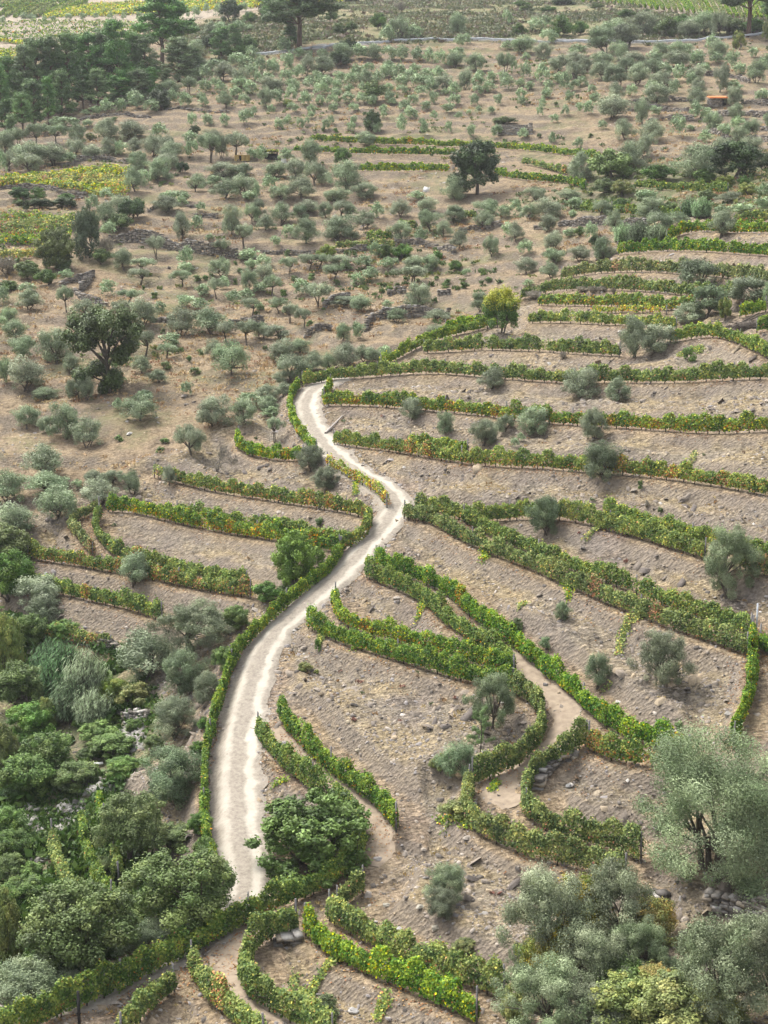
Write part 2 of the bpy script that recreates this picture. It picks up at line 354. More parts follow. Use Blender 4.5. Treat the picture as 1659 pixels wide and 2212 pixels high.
row('y', 1.6, '776,358 836,360 903,358 970,360', 'short yellow vine row left of the large round cork oak')
row('g', 1.5, '1129,344 1173,353 1223,367', 'short vine row slanting down right of the large round cork oak')
row('g', 1.6, '1070,368 1106,375 1156,380 1223,383 1266,397', 'vine row at the right foot of the large round cork oak')
row('g', 1.6, '1373,393 1439,398 1506,402 1573,405', 'vine row in front of the big dark carob bush')
row('g', 1.7, '1256,442 1330,447 1400,452 1470,455', 'vine row behind the pale reeds in the green dip')
row('y', 1.5, '726,525 786,525 853,522', 'yellow vine row on the dry stone wall in the olive grove')
row('g', 1.5, '793,507 846,507', 'green vine stub just above the yellow one in the olive grove')
row('g', 1.5, '860,482 900,484', 'tiny green vine row left of the pale olives in the grove')
row('g', 1.5, '996,459 1030,460', 'tiny green vine row between two grey olives near the dip')
ROAD = pts('750,813 722,819 690,832 668,848 658,870 660,892 671,917 686,944 703,965 726,988 760,1012 803,1038 843,1062 856,1085 845,1111 826,1141 800,1164 780,1191 758,1217 726,1247 696,1274 670,1296 643,1320 592,1367 563,1413 538,1496 515,1596 508,1696 514,1795 528,1895 528,1945 480,1992 400,2042 300,2098 200,2147 100,2177 0,2193 -120,2215')
PATH1 = pts('1112,1402 1140,1435 1175,1475 1210,1520 1235,1560 1215,1595 1160,1625 1100,1655 1070,1690 1075,1715 1110,1745')
PATH2 = pts('575,1580 625,1632 700,1682 760,1722 800,1762 830,1792 815,1830 790,1870')
PATH3 = pts('620,1990 560,2010 500,2035 470,2070 500,2110 540,2150 600,2190 660,2225')
PATH4 = pts('1640,1360 1648,1420 1645,1500 1620,1580')
PATH5 = pts('170,1105 185,1128 215,1165 240,1192')
# bench lines carved into the slope -------------------------------------------------
bench_pts = []   # x, y, z, up-width, down-width
row_world = []
for pal, h, L, lab in ROWS:
    P = cast(L[:, 0], L[:, 1], h * .55); Q, ln = resample(P, .5)
    z = Q[:, 2].copy()
    for _ in range(30): z[1:-1] = .25 * z[:-2] + .5 * z[1:-1] + .25 * z[2:]
    Q[:, 2] = z; row_world.append((Q, ln))
    for q in Q: bench_pts.append((*q, 1.9, .55))
n_row_pts = len(bench_pts)
road_w, _rl = resample(cast(ROAD[:, 0], ROAD[:, 1]), .5)
for q in range(40): road_w[1:-1, 2] = .25 * road_w[:-2, 2] + .5 * road_w[1:-1, 2] + .25 * road_w[2:, 2]
for q in road_w: bench_pts.append((*q, 1.9, 1.9))
paths_w = []
for L in (PATH1, PATH2, PATH3, PATH4, PATH5):
    Q, _ = resample(cast(L[:, 0], L[:, 1]), .5); paths_w.append(Q)
    for q in Q: bench_pts.append((*q, 1.1, 1.1))
bp_ = np.array(bench_pts)
kd = kdtree.KDTree(len(bp_))
for i, q in enumerate(bp_): kd.insert((q[0], q[1], 0), i)
kd.balance()
near = (RR > 50) & (RR < 420)
js = np.where(near)[0]; iis = np.where((TH > R(-19)) & (TH < R(19)))[0]
dz = np.zeros_like(HG); benchw = np.zeros_like(HG)
# uphill direction is roughly +Y with the local gradient
gi = np.gradient(H0, axis=0); gj = np.gradient(H0, axis=1)
for i in iis:
    st, ct = math.sin(TH[i]), math.cos(TH[i])
    for j in js:
        r = RR[j]; x = st * r; y = ct * r
        co, k, d = kd.find((x, y, 0))
        if d > 5: continue
        q = bp_[k]
        up = H0[i, j] > q[2]
        w0 = q[3] if up else q[4]
        w = 1 - sstep(w0, w0 + (1.6 if up else 1.0), d)
        step = .5 * sstep(w0 + .3, w0 + 1.2, d) * (1 - sstep(3.0, 5.0, d)) if up else -.6 * sstep(w0, w0 + .8, d) * (1 - sstep(2.0, 5.0, d))
        dz[i, j] = w * (q[2] - H0[i, j]) + (step if k < n_row_pts and r < 200 else 0); benchw[i, j] = w
for _ in range(2):
    dz[1:-1] = .25 * dz[:-2] + .5 * dz[1:-1] + .25 * dz[2:]; dz[:, 1:-1] = .25 * dz[:, :-2] + .5 * dz[:, 1:-1] + .25 * dz[:, 2:]
HG = H0 + dz
# small relief: old terrace steps in the grove, hummocks everywhere but the benches
def pixof(x, y, z):
    zz = z - CAMZ; f = y * cp + zz * sp; u = -y * sp + zz * cp
    f = np.maximum(f, 1e-3)
    return CW / 2 + FOC * CW * x / f, CH / 2 - FOC * CW * u / f
PX, PY = pixof(GX, GY, H0)
def inpoly(poly, x, y):
    c = np.zeros(x.shape, bool); n = len(poly)
    for i in range(n):
        x1, y1 = poly[i]; x2, y2 = poly[(i + 1) % n]
        if y1 == y2: continue
        c ^= ((y1 > y) != (y2 > y)) & (x < (x2 - x1) * (y - y1) / (y2 - y1) + x1)
    return c
def blur(a, n):
    a = a.astype(float)
    for _ in range(n):
        a[1:-1] = .25 * a[:-2] + .5 * a[1:-1] + .25 * a[2:]; a[:, 1:-1] = .25 * a[:, :-2] + .5 * a[:, 1:-1] + .25 * a[:, 2:]
    return a
wx = PX + 14 * fbm(GX / 5, GY / 5, 3); wy = PY + 8 * fbm(GX / 5 + 40, GY / 5, 3)
Z_SCH = [(-900, 1180), (0, 1150), (140, 1085), (330, 995), (490, 925), (630, 820), (700, 795), (830, 785), (960, 705), (1140, 622), (1330, 530), (1450, 475), (3000, 440), (3000, 6000), (-900, 6000)]
Z_GRN = [(-900, 1290), (0, 1330), (120, 1345), (250, 1400), (330, 1480), (380, 1560), (330, 1640), (250, 1720), (300, 1800), (400, 1890), (455, 1960), (300, 2060), (130, 2150), (-900, 2300)]
Z_SCR = [(380, 110), (330, 60), (560, 30), (720, 0), (1130, -10), (1280, 5), (1480, 35), (3000, 40), (3000, 76), (1659, 72), (1400, 88), (1000, 86), (640, 100), (520, 150)]
Z_DIP = [(1230, 380), (1330, 340), (1659, 345), (3000, 350), (3000, 470), (1500, 480), (1350, 500), (1240, 450)]
schist = blur(inpoly(Z_SCH, wx, wy), 3); green = blur(inpoly(Z_GRN, wx, wy), 4); scrub = blur(inpoly(Z_SCR, wx, wy), 3); dip = blur(inpoly(Z_DIP, wx, wy), 3)
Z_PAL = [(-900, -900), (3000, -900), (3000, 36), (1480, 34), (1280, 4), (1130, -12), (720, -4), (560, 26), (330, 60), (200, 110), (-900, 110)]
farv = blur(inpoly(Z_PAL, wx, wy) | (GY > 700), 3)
grove = np.clip(1 - schist, 0, 1) * (GY > 120) * (1 - scrub) * (1 - sstep(420, 470, GY))
stepn = HG / 1.7 + .9 * fbm(GX / 30, GY / 30, 2)
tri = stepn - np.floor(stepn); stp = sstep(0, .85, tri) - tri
HG = HG + grove * 1.1 * (tri * .8 - sstep(.62, .95, tri) * .8) * -1 * sstep(-1.0, .3, fbm(GX / 22 + 9, GY / 22, 2) + .35) * (1 - benchw)
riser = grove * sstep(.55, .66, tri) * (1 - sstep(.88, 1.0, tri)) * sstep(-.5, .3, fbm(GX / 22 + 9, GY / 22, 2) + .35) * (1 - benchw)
free = (1 - benchw) * (RR[None] > 49)
HG = HG + free * (.22 * fbm(GX / 4, GY / 4, 3) + .10 * fbm(GX / .9, GY / .9, 3)) + (1 - free) * .025 * fbm(GX / .8, GY / .8, 2)
# erosion furrows down the bare banks
HG = HG + free * schist * .16 * fbm((GX + GY * .5) / .8, GY / 3.2, 3)
# ------------------------------------------------------------------ ground material
def ground_material():
    m, nt, b = mat_base('hillside_ground', .95, .1); L = nt.links
    tc = N_(nt, 'ShaderNodeTexCoord'); P = tc.outputs['Object']
    def att(n): return N_(nt, 'ShaderNodeAttribute', attribute_name=n).outputs['Fac']
    def noise(s, d=6, r=.6, sc=(1, 1, 1)):
        mp = N_(nt, 'ShaderNodeMapping'); mp.inputs['Scale'].default_value = sc; L.new(P, mp.inputs[0])
        n = N_(nt, 'ShaderNodeTexNoise'); n.inputs['Scale'].default_value = s; n.inputs['Detail'].default_value = d; n.inputs['Roughness'].default_value = r
        L.new(mp.outputs[0], n.inputs['Vector']); return n.outputs[0]
    def vor(s, sc=(1, 1, 1), out='Color'):
        mp = N_(nt, 'ShaderNodeMapping'); mp.inputs['Scale'].default_value = sc; mp.inputs['Rotation'].default_value = (0, 0, .5); L.new(P, mp.inputs[0])
        v = N_(nt, 'ShaderNodeTexVoronoi'); v.inputs['Scale'].default_value = s; L.new(mp.outputs[0], v.inputs['Vector']); return v.outputs[out]
    n1 = noise(.22); n2 = noise(1.3, 8, .7); n3 = noise(5, 6, .7)
    v1 = vor(3.2, (1, 1.7, 1)); v2 = vor(8, (1, 1.6, 1))
    sch = ramp(nt, n1, [(.25, (.245, .225, .19)), (.45, (.30, .268, .215)), (.6, (.345, .29, .19)), (.78, (.26, .24, .205))])
    grv = ramp(nt, n1, [(.25, (.215, .175, .125)), (.45, (.31, .25, .175)), (.6, (.345, .285, .20)), (.78, (.23, .20, .15))])
    cgr = mix(nt, att('schist'), grv, sch)
    cgr = mix(nt, math_(nt, 'MULTIPLY', att('bench'), .55), cgr, (.34, .265, .19))
    dk = ramp(nt, n2, [(.32, (.45, .43, .42)), (.5, (1, 1, 1)), (.72, (1.25, 1.22, 1.18))])
    cgr = mix(nt, .9, cgr, dk, 'MULTIPLY')
    st = ramp(nt, v1, [(.1, (.42, .40, .39)), (.5, (1, 1, 1)), (.9, (1.6, 1.55, 1.48))])
    sf = math_(nt, 'ADD', math_(nt, 'MULTIPLY', att('schist'), .35), .25)
    cgr = mix(nt, sf, cgr, st, 'MULTIPLY')
    st2 = ramp(nt, v2, [(.1, (.6, .58, .57)), (.5, (1, 1, 1)), (.9, (1.3, 1.3, 1.28))])
    cgr = mix(nt, .55, cgr, st2, 'MULTIPLY')
    n4 = noise(4.2, 7, .8, (1.0, .45, 1.0))
    cgr = mix(nt, 1.0, cgr, ramp(nt, n4, [(.34, (.22, .20, .19)), (.43, (.70, .68, .67)), (.55, (1, 1, 1)), (.70, (1.28, 1.26, 1.22))]), 'MULTIPLY')
    big = ramp(nt, noise(.16, 5, .6), [(.33, (.60, .58, .62)), (.5, (.82, .80, .75)), (.67, (.68, .65, .60))])
    cgr = mix(nt, 1.0, cgr, big, 'MULTIPLY')
    pg = ramp(nt, noise(.35, 7, .7), [(.54, (0, 0, 0)), (.66, (1, 1, 1))])
    cgr = mix(nt, math_(nt, 'MULTIPLY', math_(nt, 'MULTIPLY', pg, .55), att('schist')), cgr, mix(nt, n3, (.20, .165, .11), (.34, .275, .17)))
    # steep risers: bare rock, also darkened in colour to deepen their weak shading
    ge = N_(nt, 'ShaderNodeNewGeometry'); sx = N_(nt, 'ShaderNodeSeparateXYZ'); L.new(ge.outputs['Normal'], sx.inputs[0])
    steep = ramp(nt, sx.outputs[2], [(.72, (1, 1, 1)), (.88, (0, 0, 0))])
    cgr = mix(nt, math_(nt, 'MULTIPLY', steep, .6), cgr, mix(nt, n3, (.10, .085, .07), (.30, .26, .22)))
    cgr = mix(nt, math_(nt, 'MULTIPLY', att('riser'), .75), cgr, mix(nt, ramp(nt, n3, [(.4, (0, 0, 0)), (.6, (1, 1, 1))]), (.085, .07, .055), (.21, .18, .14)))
    # dry grass and green growth
    gn = ramp(nt, noise(.085, 8, .7), [(.52, (0, 0, 0)), (.64, (1, 1, 1))])
    cgr = mix(nt, math_(nt, 'MULTIPLY', math_(nt, 'MULTIPLY', gn, .7), math_(nt, 'SUBTRACT', 1.0, att('schist'), True)), cgr, (.15, .155, .075))
    g1 = ramp(nt, noise(.55, 7, .65), [(.52, (0, 0, 0)), (.62, (1, 1, 1))])
    cgr = mix(nt, math_(nt, 'MULTIPLY', math_(nt, 'MULTIPLY', g1, .55), math_(nt, 'SUBTRACT', 1.0, att('schist'), True)), cgr, mix(nt, n3, (.26, .19, .11), (.36, .28, .18)))
    gg = mix(nt, ramp(nt, n2, [(.35, (0, 0, 0)), (.6, (1, 1, 1))]), (.05, .075, .03), (.13, .14, .07))
    gf = math_(nt, 'MULTIPLY', att('green'), ramp(nt, noise(.5, 6, .6), [(.38, (.25, .25, .25)), (.55, (1, 1, 1))]))
    cgr = mix(nt, gf, cgr, gg)
    sg = mix(nt, ramp(nt, noise(.12, 8, .7), [(.4, (0, 0, 0)), (.62, (1, 1, 1))]), (.10, .13, .05), (.24, .20, .12))
    cgr = mix(nt, math_(nt, 'MULTIPLY', att('scrub'), .85), cgr, sg)
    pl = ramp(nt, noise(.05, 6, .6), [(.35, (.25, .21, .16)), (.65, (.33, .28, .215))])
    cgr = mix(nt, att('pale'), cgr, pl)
    L.new(cgr, b.inputs['Base Color'])
    hgt = math_(nt, 'ADD', math_(nt, 'MULTIPLY', vor(3.2, (1, 1.7, 1), 'Distance'), 1.0), math_(nt, 'ADD', n3, math_(nt, 'MULTIPLY', n2, 1.5)))
    bp = N_(nt, 'ShaderNodeBump'); bp.inputs['Strength'].default_value = .8; bp.inputs['Distance'].default_value = .16
    L.new(hgt, bp.inputs['Height']); L.new(bp.outputs[0], b.inputs['Normal'])
    return m
M['ground'] = ground_material()
def build_ground():
    nT, nR = HG.shape
    V = np.stack([GX, GY, HG], -1).reshape(-1, 3)
    i, j = np.meshgrid(np.arange(nT - 1), np.arange(nR - 1), indexing='ij')
    a = i * nR + j
    F = np.stack([a, a + 1, a + nR + 1, a + nR], -1).reshape(-1, 4)
    me = mesh_np('hillside', V, F, 4, M['ground'], smooth=True)
    for n, w in (('schist', schist), ('green', np.clip(green + .8 * dip * (schist < .5), 0, 1)), ('scrub', scrub), ('bench', np.clip(benchw, 0, 1) * schist), ('pale', farv), ('riser', np.clip(riser, 0, 1))):
        at = me.attributes.new(n, 'FLOAT', 'POINT'); at.data.foreach_set('value', w.astype(np.float32).ravel())
    o = obj('hillside', me); tag(o, kind='structure')
build_ground()
# ------------------------------------------------------------------ dirt road and earth paths
def road_mat():
    m, nt, b = mat_base('white_dirt_track', .95, .1); L = nt.links
    uv = N_(nt, 'ShaderNodeAttribute', attribute_name='across').outputs['Fac']
    P = N_(nt, 'ShaderNodeTexCoord').outputs['Object']
    def noise(s, d=6, r=.65):
        n = N_(nt, 'ShaderNodeTexNoise'); n.inputs['Scale'].default_value = s; n.inputs['Detail'].default_value = d; n.inputs['Roughness'].default_value = r; L.new(P, n.inputs['Vector']); return n.outputs[0]
    n1 = noise(.9); n2 = noise(4, 8, .75); n3 = noise(.25, 4)
    u = math_(nt, 'ADD', uv, math_(nt, 'MULTIPLY', math_(nt, 'SUBTRACT', n1, .5), .28))
    rut = ramp(nt, u, [(0, (0, 0, 0)), (.16, (.05,) * 3), (.27, (.85,) * 3), (.33, (.7,) * 3), (.41, (.05,) * 3), (.62, (.05,) * 3), (.70, (1,) * 3), (.80, (1,) * 3), (.88, (.1,) * 3), (1, (0, 0, 0))])
    base = ramp(nt, n2, [(.3, (.15, .13, .105)), (.5, (.25, .22, .18)), (.7, (.33, .30, .245))])
    c = mix(nt, math_(nt, 'MULTIPLY', rut, ramp(nt, noise(.5, 6, .7), [(.3, (.55,) * 3), (.6, (1,) * 3)])), base, (.41, .38, .32))
    L.new(c, b.inputs['Base Color'])
    bp = N_(nt, 'ShaderNodeBump'); bp.inputs['Strength'].default_value = .5; bp.inputs['Distance'].default_value = .06
    L.new(n2, bp.inputs['Height']); L.new(bp.outputs[0], b.inputs['Normal']); return m
M['road'] = road_mat()
def strip(name, Q, halfw, lift, mat, jit=.18):
    Q = Q.copy(); n = len(Q); t = np.gradient(Q[:, :2], axis=0); t = unit(t); nrm = np.stack([-t[:, 1], t[:, 0]], 1)
    K = 13; V = []; A = []
    s = np.arange(n) * .5
    for k in range(K):
        f = k / (K - 1); w = (f * 2 - 1) * (halfw + jit * fbm(s / 1.3 + 50 * (k > K // 2), s * 0, 3))
        p = Q[:, :2] + nrm * np.asarray(w)[:, None]
        rutz = -.05 * (np.exp(-((f - .28) / .09)**2) + np.exp(-((f - .72) / .09)**2))
        edge = -.05 if k in (0, K - 1) else 0
        z = hz(p[:, 0], p[:, 1]) + lift + rutz * .5 + edge
        V.append(np.column_stack([p, z])); A.append(np.full(n, f))
    V = np.stack(V, 1).reshape(-1, 3); A = np.stack(A, 1).ravel()
    i, k = np.meshgrid(np.arange(n - 1), np.arange(K - 1), indexing='ij'); a = i * K + k
    F = np.stack([a, a + K, a + K + 1, a + 1], -1).reshape(-1, 4)[:, ::-1]
    me = mesh_np(name, V, F, 4, mat, smooth=True)
    at = me.attributes.new('across', 'FLOAT', 'POINT'); at.data.foreach_set('value', A.astype(np.float32))
    return tag(obj(name, me), kind='structure')
strip('dirt_road', road_w, 1.55, .075, M['road'], .30)
M['earth'] = noise_mat('earth_path_soil', (.21, .165, .12), (.32, .26, .19), 2.2)
for Q in paths_w[:3]: strip('footpath', Q, .85, .05, M['earth'], .3)
# ------------------------------------------------------------------ vine rows
C_DK = np.array((.030, .062, .013)); C_GR = np.array((.075, .12, .026)); C_YG = np.array((.165, .195, .042)); C_YE = np.array((.42, .37, .05)); C_OR = np.array((.36, .15, .045)); C_RU = np.array((.20, .085, .045))
def pick(pal_w, n, f=None):
    w = np.array(pal_w, float); w /= w.sum(); c = np.cumsum(w)
    k = np.searchsorted(c, rng.random(n) if f is None else f); k = np.clip(k, 0, 5)
    T = np.array([C_DK, C_GR, C_YG, C_YE, C_OR, C_RU])
    return T[k] * rng.uniform(.75, 1.3, (n, 1))
PALS = {'g': (3.4, 5.8, 2.8, .05, .03, .03), 'y': (1.6, 4.6, 4.6, .3, .05, .04), 'o': (2.8, 4.8, 2.6, .15, .2, .2), 'w': (1.5, 3, 3.5, 1.8, 1.6, 1.0), 'Y': (.8, 2.5, 4.5, 3.2, .5, .4)}
def vine_foliage(Q, ln, h, pal, size, dens=2.4, halfw=.225, gap=.03, zb=.27):
    nv = max(2, int(ln / 1.15)); ph = rng.random(4) * 50
    area = ln * (2 * (h - zb) + 2 * halfw)
    n = int(dens * area / (.55 * size * size))
    s = rng.random(n) * ln; fi = s / ln * (len(Q) - 1); i = np.clip(fi.astype(int), 0, len(Q) - 2); u = (fi - i)[:, None]
    P = Q[i] * (1 - u) + Q[i + 1] * u; t = unit((Q[i + 1] - Q[i])[:, :2]); nr = np.stack([-t[:, 1], t[:, 0]], 1)
    vi = (s / ln * nv).astype(int)
    va = rng.random(nv + 1); vh = rng.uniform(.76, 1.18, nv + 1); vw = rng.uniform(.7, 1.35, nv + 1); red = rng.random(nv + 1); dead = rng.random(nv + 1) < gap
    fr = s / ln * nv - vi; pinch = 1 - .22 * np.abs(fr * 2 - 1)**3
    hh = h * vh[vi] * pinch * (1 + .10 * fbm(s * .35 + ph[0], s * 0, 2) + .05 * vnoise(s * 2.5 + ph[1], s * 0))
    # position round the hedge section
    a = rng.random(n); per_side = (h - zb) / (2 * (h - zb) + 2 * halfw)
    side = a < 2 * per_side; sg = np.where(rng.random(n) < .5, 1, -1)
    fz = rng.random(n); inn = rng.random(n)**2.2
    lump = 1 + .32 * fbm(s * 1.1 + ph[2] + 30 * sg, fz * 3 + ph[3], 3)
    prof = np.sin(np.clip(fz * .92 + .12, 0, 1) * math.pi)**.45
    off = np.where(side, sg * halfw * vw[vi] * lump * prof * (1 - .5 * inn), (rng.random(n) * 2 - 1) * halfw * vw[vi] * .9)
    z = np.where(side, zb * (.75 + .5 * rng.random(n)) + fz * (hh - zb), hh - .25 * inn + .05 * rng.normal(size=n) - .5 * halfw * (off / halfw)**2 * .6)
    ragged = rng.random(n) < .07
    z = np.where(ragged, z + rng.random(n) * .30, z)
    P[:, :2] += nr * off[:, None]; P[:, 2] += z
    P += rng.normal(size=(n, 3)) * .035
    N = np.zeros((n, 3)); N[:, :2] = nr * np.where(side, sg, off / halfw * .6)[:, None]; N[:, 2] = np.where(side, .25 + .5 * fz, 1.1)
    N = unit(N + .55 * rng.normal(size=(n, 3)))
    keep = ~(dead[vi] & (rng.random(n) < .75))
    w = np.array(PALS[pal], float)
    cw = np.clip(np.argsort(np.argsort(fbm(s * 1.6 + ph[0] * 3, z * 2.2 + 20 * sg + ph[1], 2) + .55 * rng.normal(size=n))) / n, 0, .9999); c = pick(w, n, cw)
    # per-vine hue: some vines turned orange or yellow
    rr = red[vi]
    pr = {'g': .02, 'y': .02, 'o': .12, 'w': .25, 'Y': .04}[pal]
    m = (rr < pr) & (rng.random(n) < .5); c[m] = pick((0, .5, .6, 1, 3, 3), m.sum())
    m = (rr > 1 - pr * 2.2) & (rng.random(n) < .6); c[m] = pick((0, 2, 4, .7, .1, 0), m.sum())
    m = (z < .8) & (rng.random(n) < {'g': .05, 'y': .04, 'o': .18, 'w': .3, 'Y': .05}[pal]); c[m] = pick((0, .5, .8, 1, 2.4, 2), m.sum())
    # paler tops: light on the upper hedge put into the leaf colour
    m = (z > hh - .35) & (rng.random(n) < .45); c[m] = c[m] * .35 + .65 * pick((.2, 4, 6, .25, .06, .03), m.sum())
    c *= (.85 + .3 * va[vi])[:, None]
    V, F = leaves(P[keep], N[keep], size * rng.uniform(.75, 1.35, keep.sum()), size * rng.uniform(.75, 1.25, keep.sum()))
    return V, F, c[keep]
def make_trunk_mesh():
    b = MB(); b.tube([(0, 0, -.1), (.03, .01, .2), (-.02, .03, .42), (.03, 0, .62)], [.05, .04, .035, .03], 5)
    b.tube([(.03, 0, .6), (.25, .02, .72), (.5, .0, .78)], [.025, .02, .012], 4); b.tube([(.03, 0, .6), (-.2, .0, .74), (-.45, .03, .8)], [.025, .02, .012], 4)
    return b.me('vine_trunk', M['vinebark'], True)
def make_post_mesh(h=1.85):
    b = MB(); b.box((0, 0, h / 2 - .15), (.09, .07, h + .3)); b.box((0, 0, h * .55), (.12, .03, .04)); b.box((0, 0, h * .85), (.12, .03, .04)); return b.me('post', M['post'])
trunk_me = make_trunk_mesh(); post_me = make_post_mesh()
for (pal, h, L, lab), (Q0, ln) in zip(ROWS, row_world):
    h *= .84
    Q = Q0.copy(); Q[:, 2] = hz(Q[:, 0], Q[:, 1])
    d = np.mean([dist(q) for q in Q[:: max(1, len(Q) // 6)]])
    org = Q[0].copy()
    root = empty('vine_row', org); tag(root, lab, 'vine row', 'vine rows on the terraces')
    size = max(.12, d * .00115)
    V, F, c = vine_foliage(Q - org, ln, h, pal, size, dens=(1.1 if pal == 'w' else 2.6), gap=(.2 if pal == 'w' else .02))
    obj('foliage', mesh_np('vine_foliage', V, F, 4, M['vine'], c), root)
    if d < 175:
        n = min(60, max(2, int(ln / 1.3)))
        for k in range(n):
            f = (k + .5 + rng.uniform(-.2, .2)) / n * (len(Q) - 1); q = Q[int(f)] - org
            o = obj('vine_trunk', trunk_me, root); o.location = q; o.rotation_euler = (0, 0, rng.uniform(0, 6.3)); o.scale = (1, 1, rng.uniform(.85, 1.2))
    if d < 260:
        n = max(2, int(ln / 7.5) + 1)
        for k in range(n):
            q = Q[int(k / (n - 1) * (len(Q) - 1))] - org
            o = obj('post', post_me, root); o.location = q; o.rotation_euler = (rng.uniform(-.04, .04), rng.uniform(-.04, .04), rng.uniform(0, 3)); o.scale = (1, 1, h / 1.75 * rng.uniform(.98, 1.12))
# trailing shoots that have crept down the banks
CREEP = [('1040,1170 1050,1190 1046,1215', .9), ('1215,1262 1232,1275 1228,1300', .6), ('1395,1325 1370,1345 1340,1375', 1.0), ('1365,1330 1345,1360 1335,1415', .7),
         ('1305,1140 1285,1150 1262,1168', .7), ('1500,980 1495,1000', .5), ('925,1290 905,1325 900,1345', .7), ('760,1405 790,1400', .5), ('690,1395 695,1360', .5),
         ('1010,1790 975,1755 950,1775', .8), ('730,2075 700,2105 670,2130 655,2160', .8), ('640,2110 628,2150', .5), ('830,2150 850,2170 810,2205', .8), ('770,1070 765,1050 772,1040', .7), ('1075,1690 1060,1712', .6),
         ('1470,770 1500,750 1512,762', 1.2), ('1120,1320 1135,1305', .5), ('1300,1495 1320,1480', .5), ('620,1690 590,1700', .6), ('700,1370 688,1395', .6), ('960,1795 985,1770', .7)]
for s, w in CREEP:
    L = pts(s); P = cast(L[:, 0], L[:, 1]); Q, ln = resample(P, .3); Q[:, 2] = hz(Q[:, 0], Q[:, 1]); org = Q[0].copy(); Q = Q - org
    n = int(ln * 190 * w); f = rng.random(n) * (len(Q) - 1); i = np.clip(f.astype(int), 0, len(Q) - 2)
    X = Q[i] + (Q[i + 1] - Q[i]) * (f - i)[:, None] + rng.normal(size=(n, 3)) * (.22 * w, .22 * w, .05); X[:, 2] = hz(X[:, 0] + org[0], X[:, 1] + org[1]) - org[2] + .05 + rng.random(n) * .22
    V, F = leaves(X, unit(np.array([0, -.4, 1.]) + .5 * rng.normal(size=(n, 3))), .15, .13)
    o = obj('creeping_vine', mesh_np('creeping_vine', V, F, 4, M['vine'], pick((1, 4, 5, 1, .3, .2), n)))
    o.location = org; tag(o, 'thin green vine shoot creeping down the bare stony bank', 'vine shoot', 'vine shoots creeping down the banks')
# ------------------------------------------------------------------ far vineyards: parallel rows
def field(lines, pal, h, lab, group, size_k=.0012, halfw=.4, dens=2.0, gap=.05, gname='vine_hedge'):
    for L in lines:
        P = cast([q[0] for q in L], [q[1] for q in L], h * .5); Q, ln = resample(P, .8); Q[:, 2] = hz(Q[:, 0], Q[:, 1])
        org = Q[0].copy(); d = dist(Q[len(Q) // 2])
        V, F, c = vine_foliage(Q - org, ln, h, pal, max(.2, d * size_k), dens=dens, halfw=halfw, gap=gap, zb=.2)
        o = obj(gname, mesh_np(gname, V, F, 4, M['vine'], c)); o.location = org
        tag(o, lab, 'vine row', group)
def lerp2(a, b, t): return (a[0] + (b[0] - a[0]) * t, a[1] + (b[1] - a[1]) * t)
def band(top, bot, n):
    """n lines between two polylines of equal count"""
    return [[lerp2(a, b, (k + .5) / n) for a, b in zip(top, bot)] for k in range(n)]
field(band([(-30, 388), (80, 375), (200, 360), (285, 363)], [(-30, 395), (80, 400), (190, 416), (275, 422)], 7), 'Y', 1.3, 'yellow vine row in the small wall-edged plot left of the olive grove', 'yellow plot rows, upper', halfw=.6, dens=1.15, gap=.1)
field(band([(-30, 456), (60, 460), (165, 464)], [(-30, 527), (60, 524), (150, 512)], 9), 'o', 1.2, 'sparse red-flecked vine row in the lower yellow plot at the left edge', 'yellow plot rows, lower', halfw=.55, dens=.9, gap=.12)
field(band([(-30, 548), (60, 542), (110, 535)], [(-30, 556), (60, 553), (100, 548)], 2), 'Y', 1.2, 'yellow vine row at the bottom of the left plots above the scrub', 'yellow plot rows, lowest', halfw=.5, dens=1.5)
field(band([(118, 27), (200, 8), (330, 4), (553, -8), (760, -22)], [(90, 37), (200, 32), (330, 27), (553, 14), (760, 0)], 11), 'Y', 1.4, 'row of the broad yellow-green vineyard across the far hilltop', 'rows of the far yellow-green vineyard', halfw=.8, dens=1.2, gap=.0)
for x0, x1, y0, y1 in [(12, 60, 34, 6), (30, 76, 35, 8), (48, 92, 35, 8), (64, 106, 36, 8), (80, 122, 34, 8), (96, 140, 32, 6), (112, 156, 28, 4), (-6, 44, 33, 6), (128, 172, 24, 4), (144, 188, 20, 2)]:
    field([[(x0, y0), ((x0 + x1) / 2, (y0 + y1) / 2), (x1, y1)]], 'g', 1.5, 'short slanting vine row on the pale far slope in the top left corner', 'slanting rows in the top left vineyard', halfw=.5, dens=1.6, size_k=.0007)
field(band([(-30, 2), (60, -4), (200, -14)], [(-30, 18), (60, 12), (190, -4)], 4), 'g', 1.5, 'dark green vine row along the very top left of the far hill', 'top left far rows', halfw=.7, dens=1.6)
for y, a in ((47, 0), (52, 1), (60, 2), (68, 3), (76, 4), (80, 5)):
    field([[(-30, y + 3), (80, y - 1), (180, y), (300, y + (4 if y < 65 else 0))]], 'g', 1.2, 'thin vine row on the low terraces of the far slope above the pine wood', 'thin rows on the far left terraces', halfw=.4, dens=.7, gap=.15)
field([[(-30, 86), (40, 91), (85, 99)]], 'Y', 1.2, 'yellow vine strip behind the pine wood at the left edge', 'far yellow strip', halfw=1.0, dens=1.4)
field(band([(-30, 108), (30, 106), (65, 112)], [(-30, 190), (30, 180), (55, 165)], 12), 'Y', 1.4, 'vine row of the yellow-green plot behind the pine wood at the left edge', 'rows behind the pine wood', halfw=.5, dens=1.0)
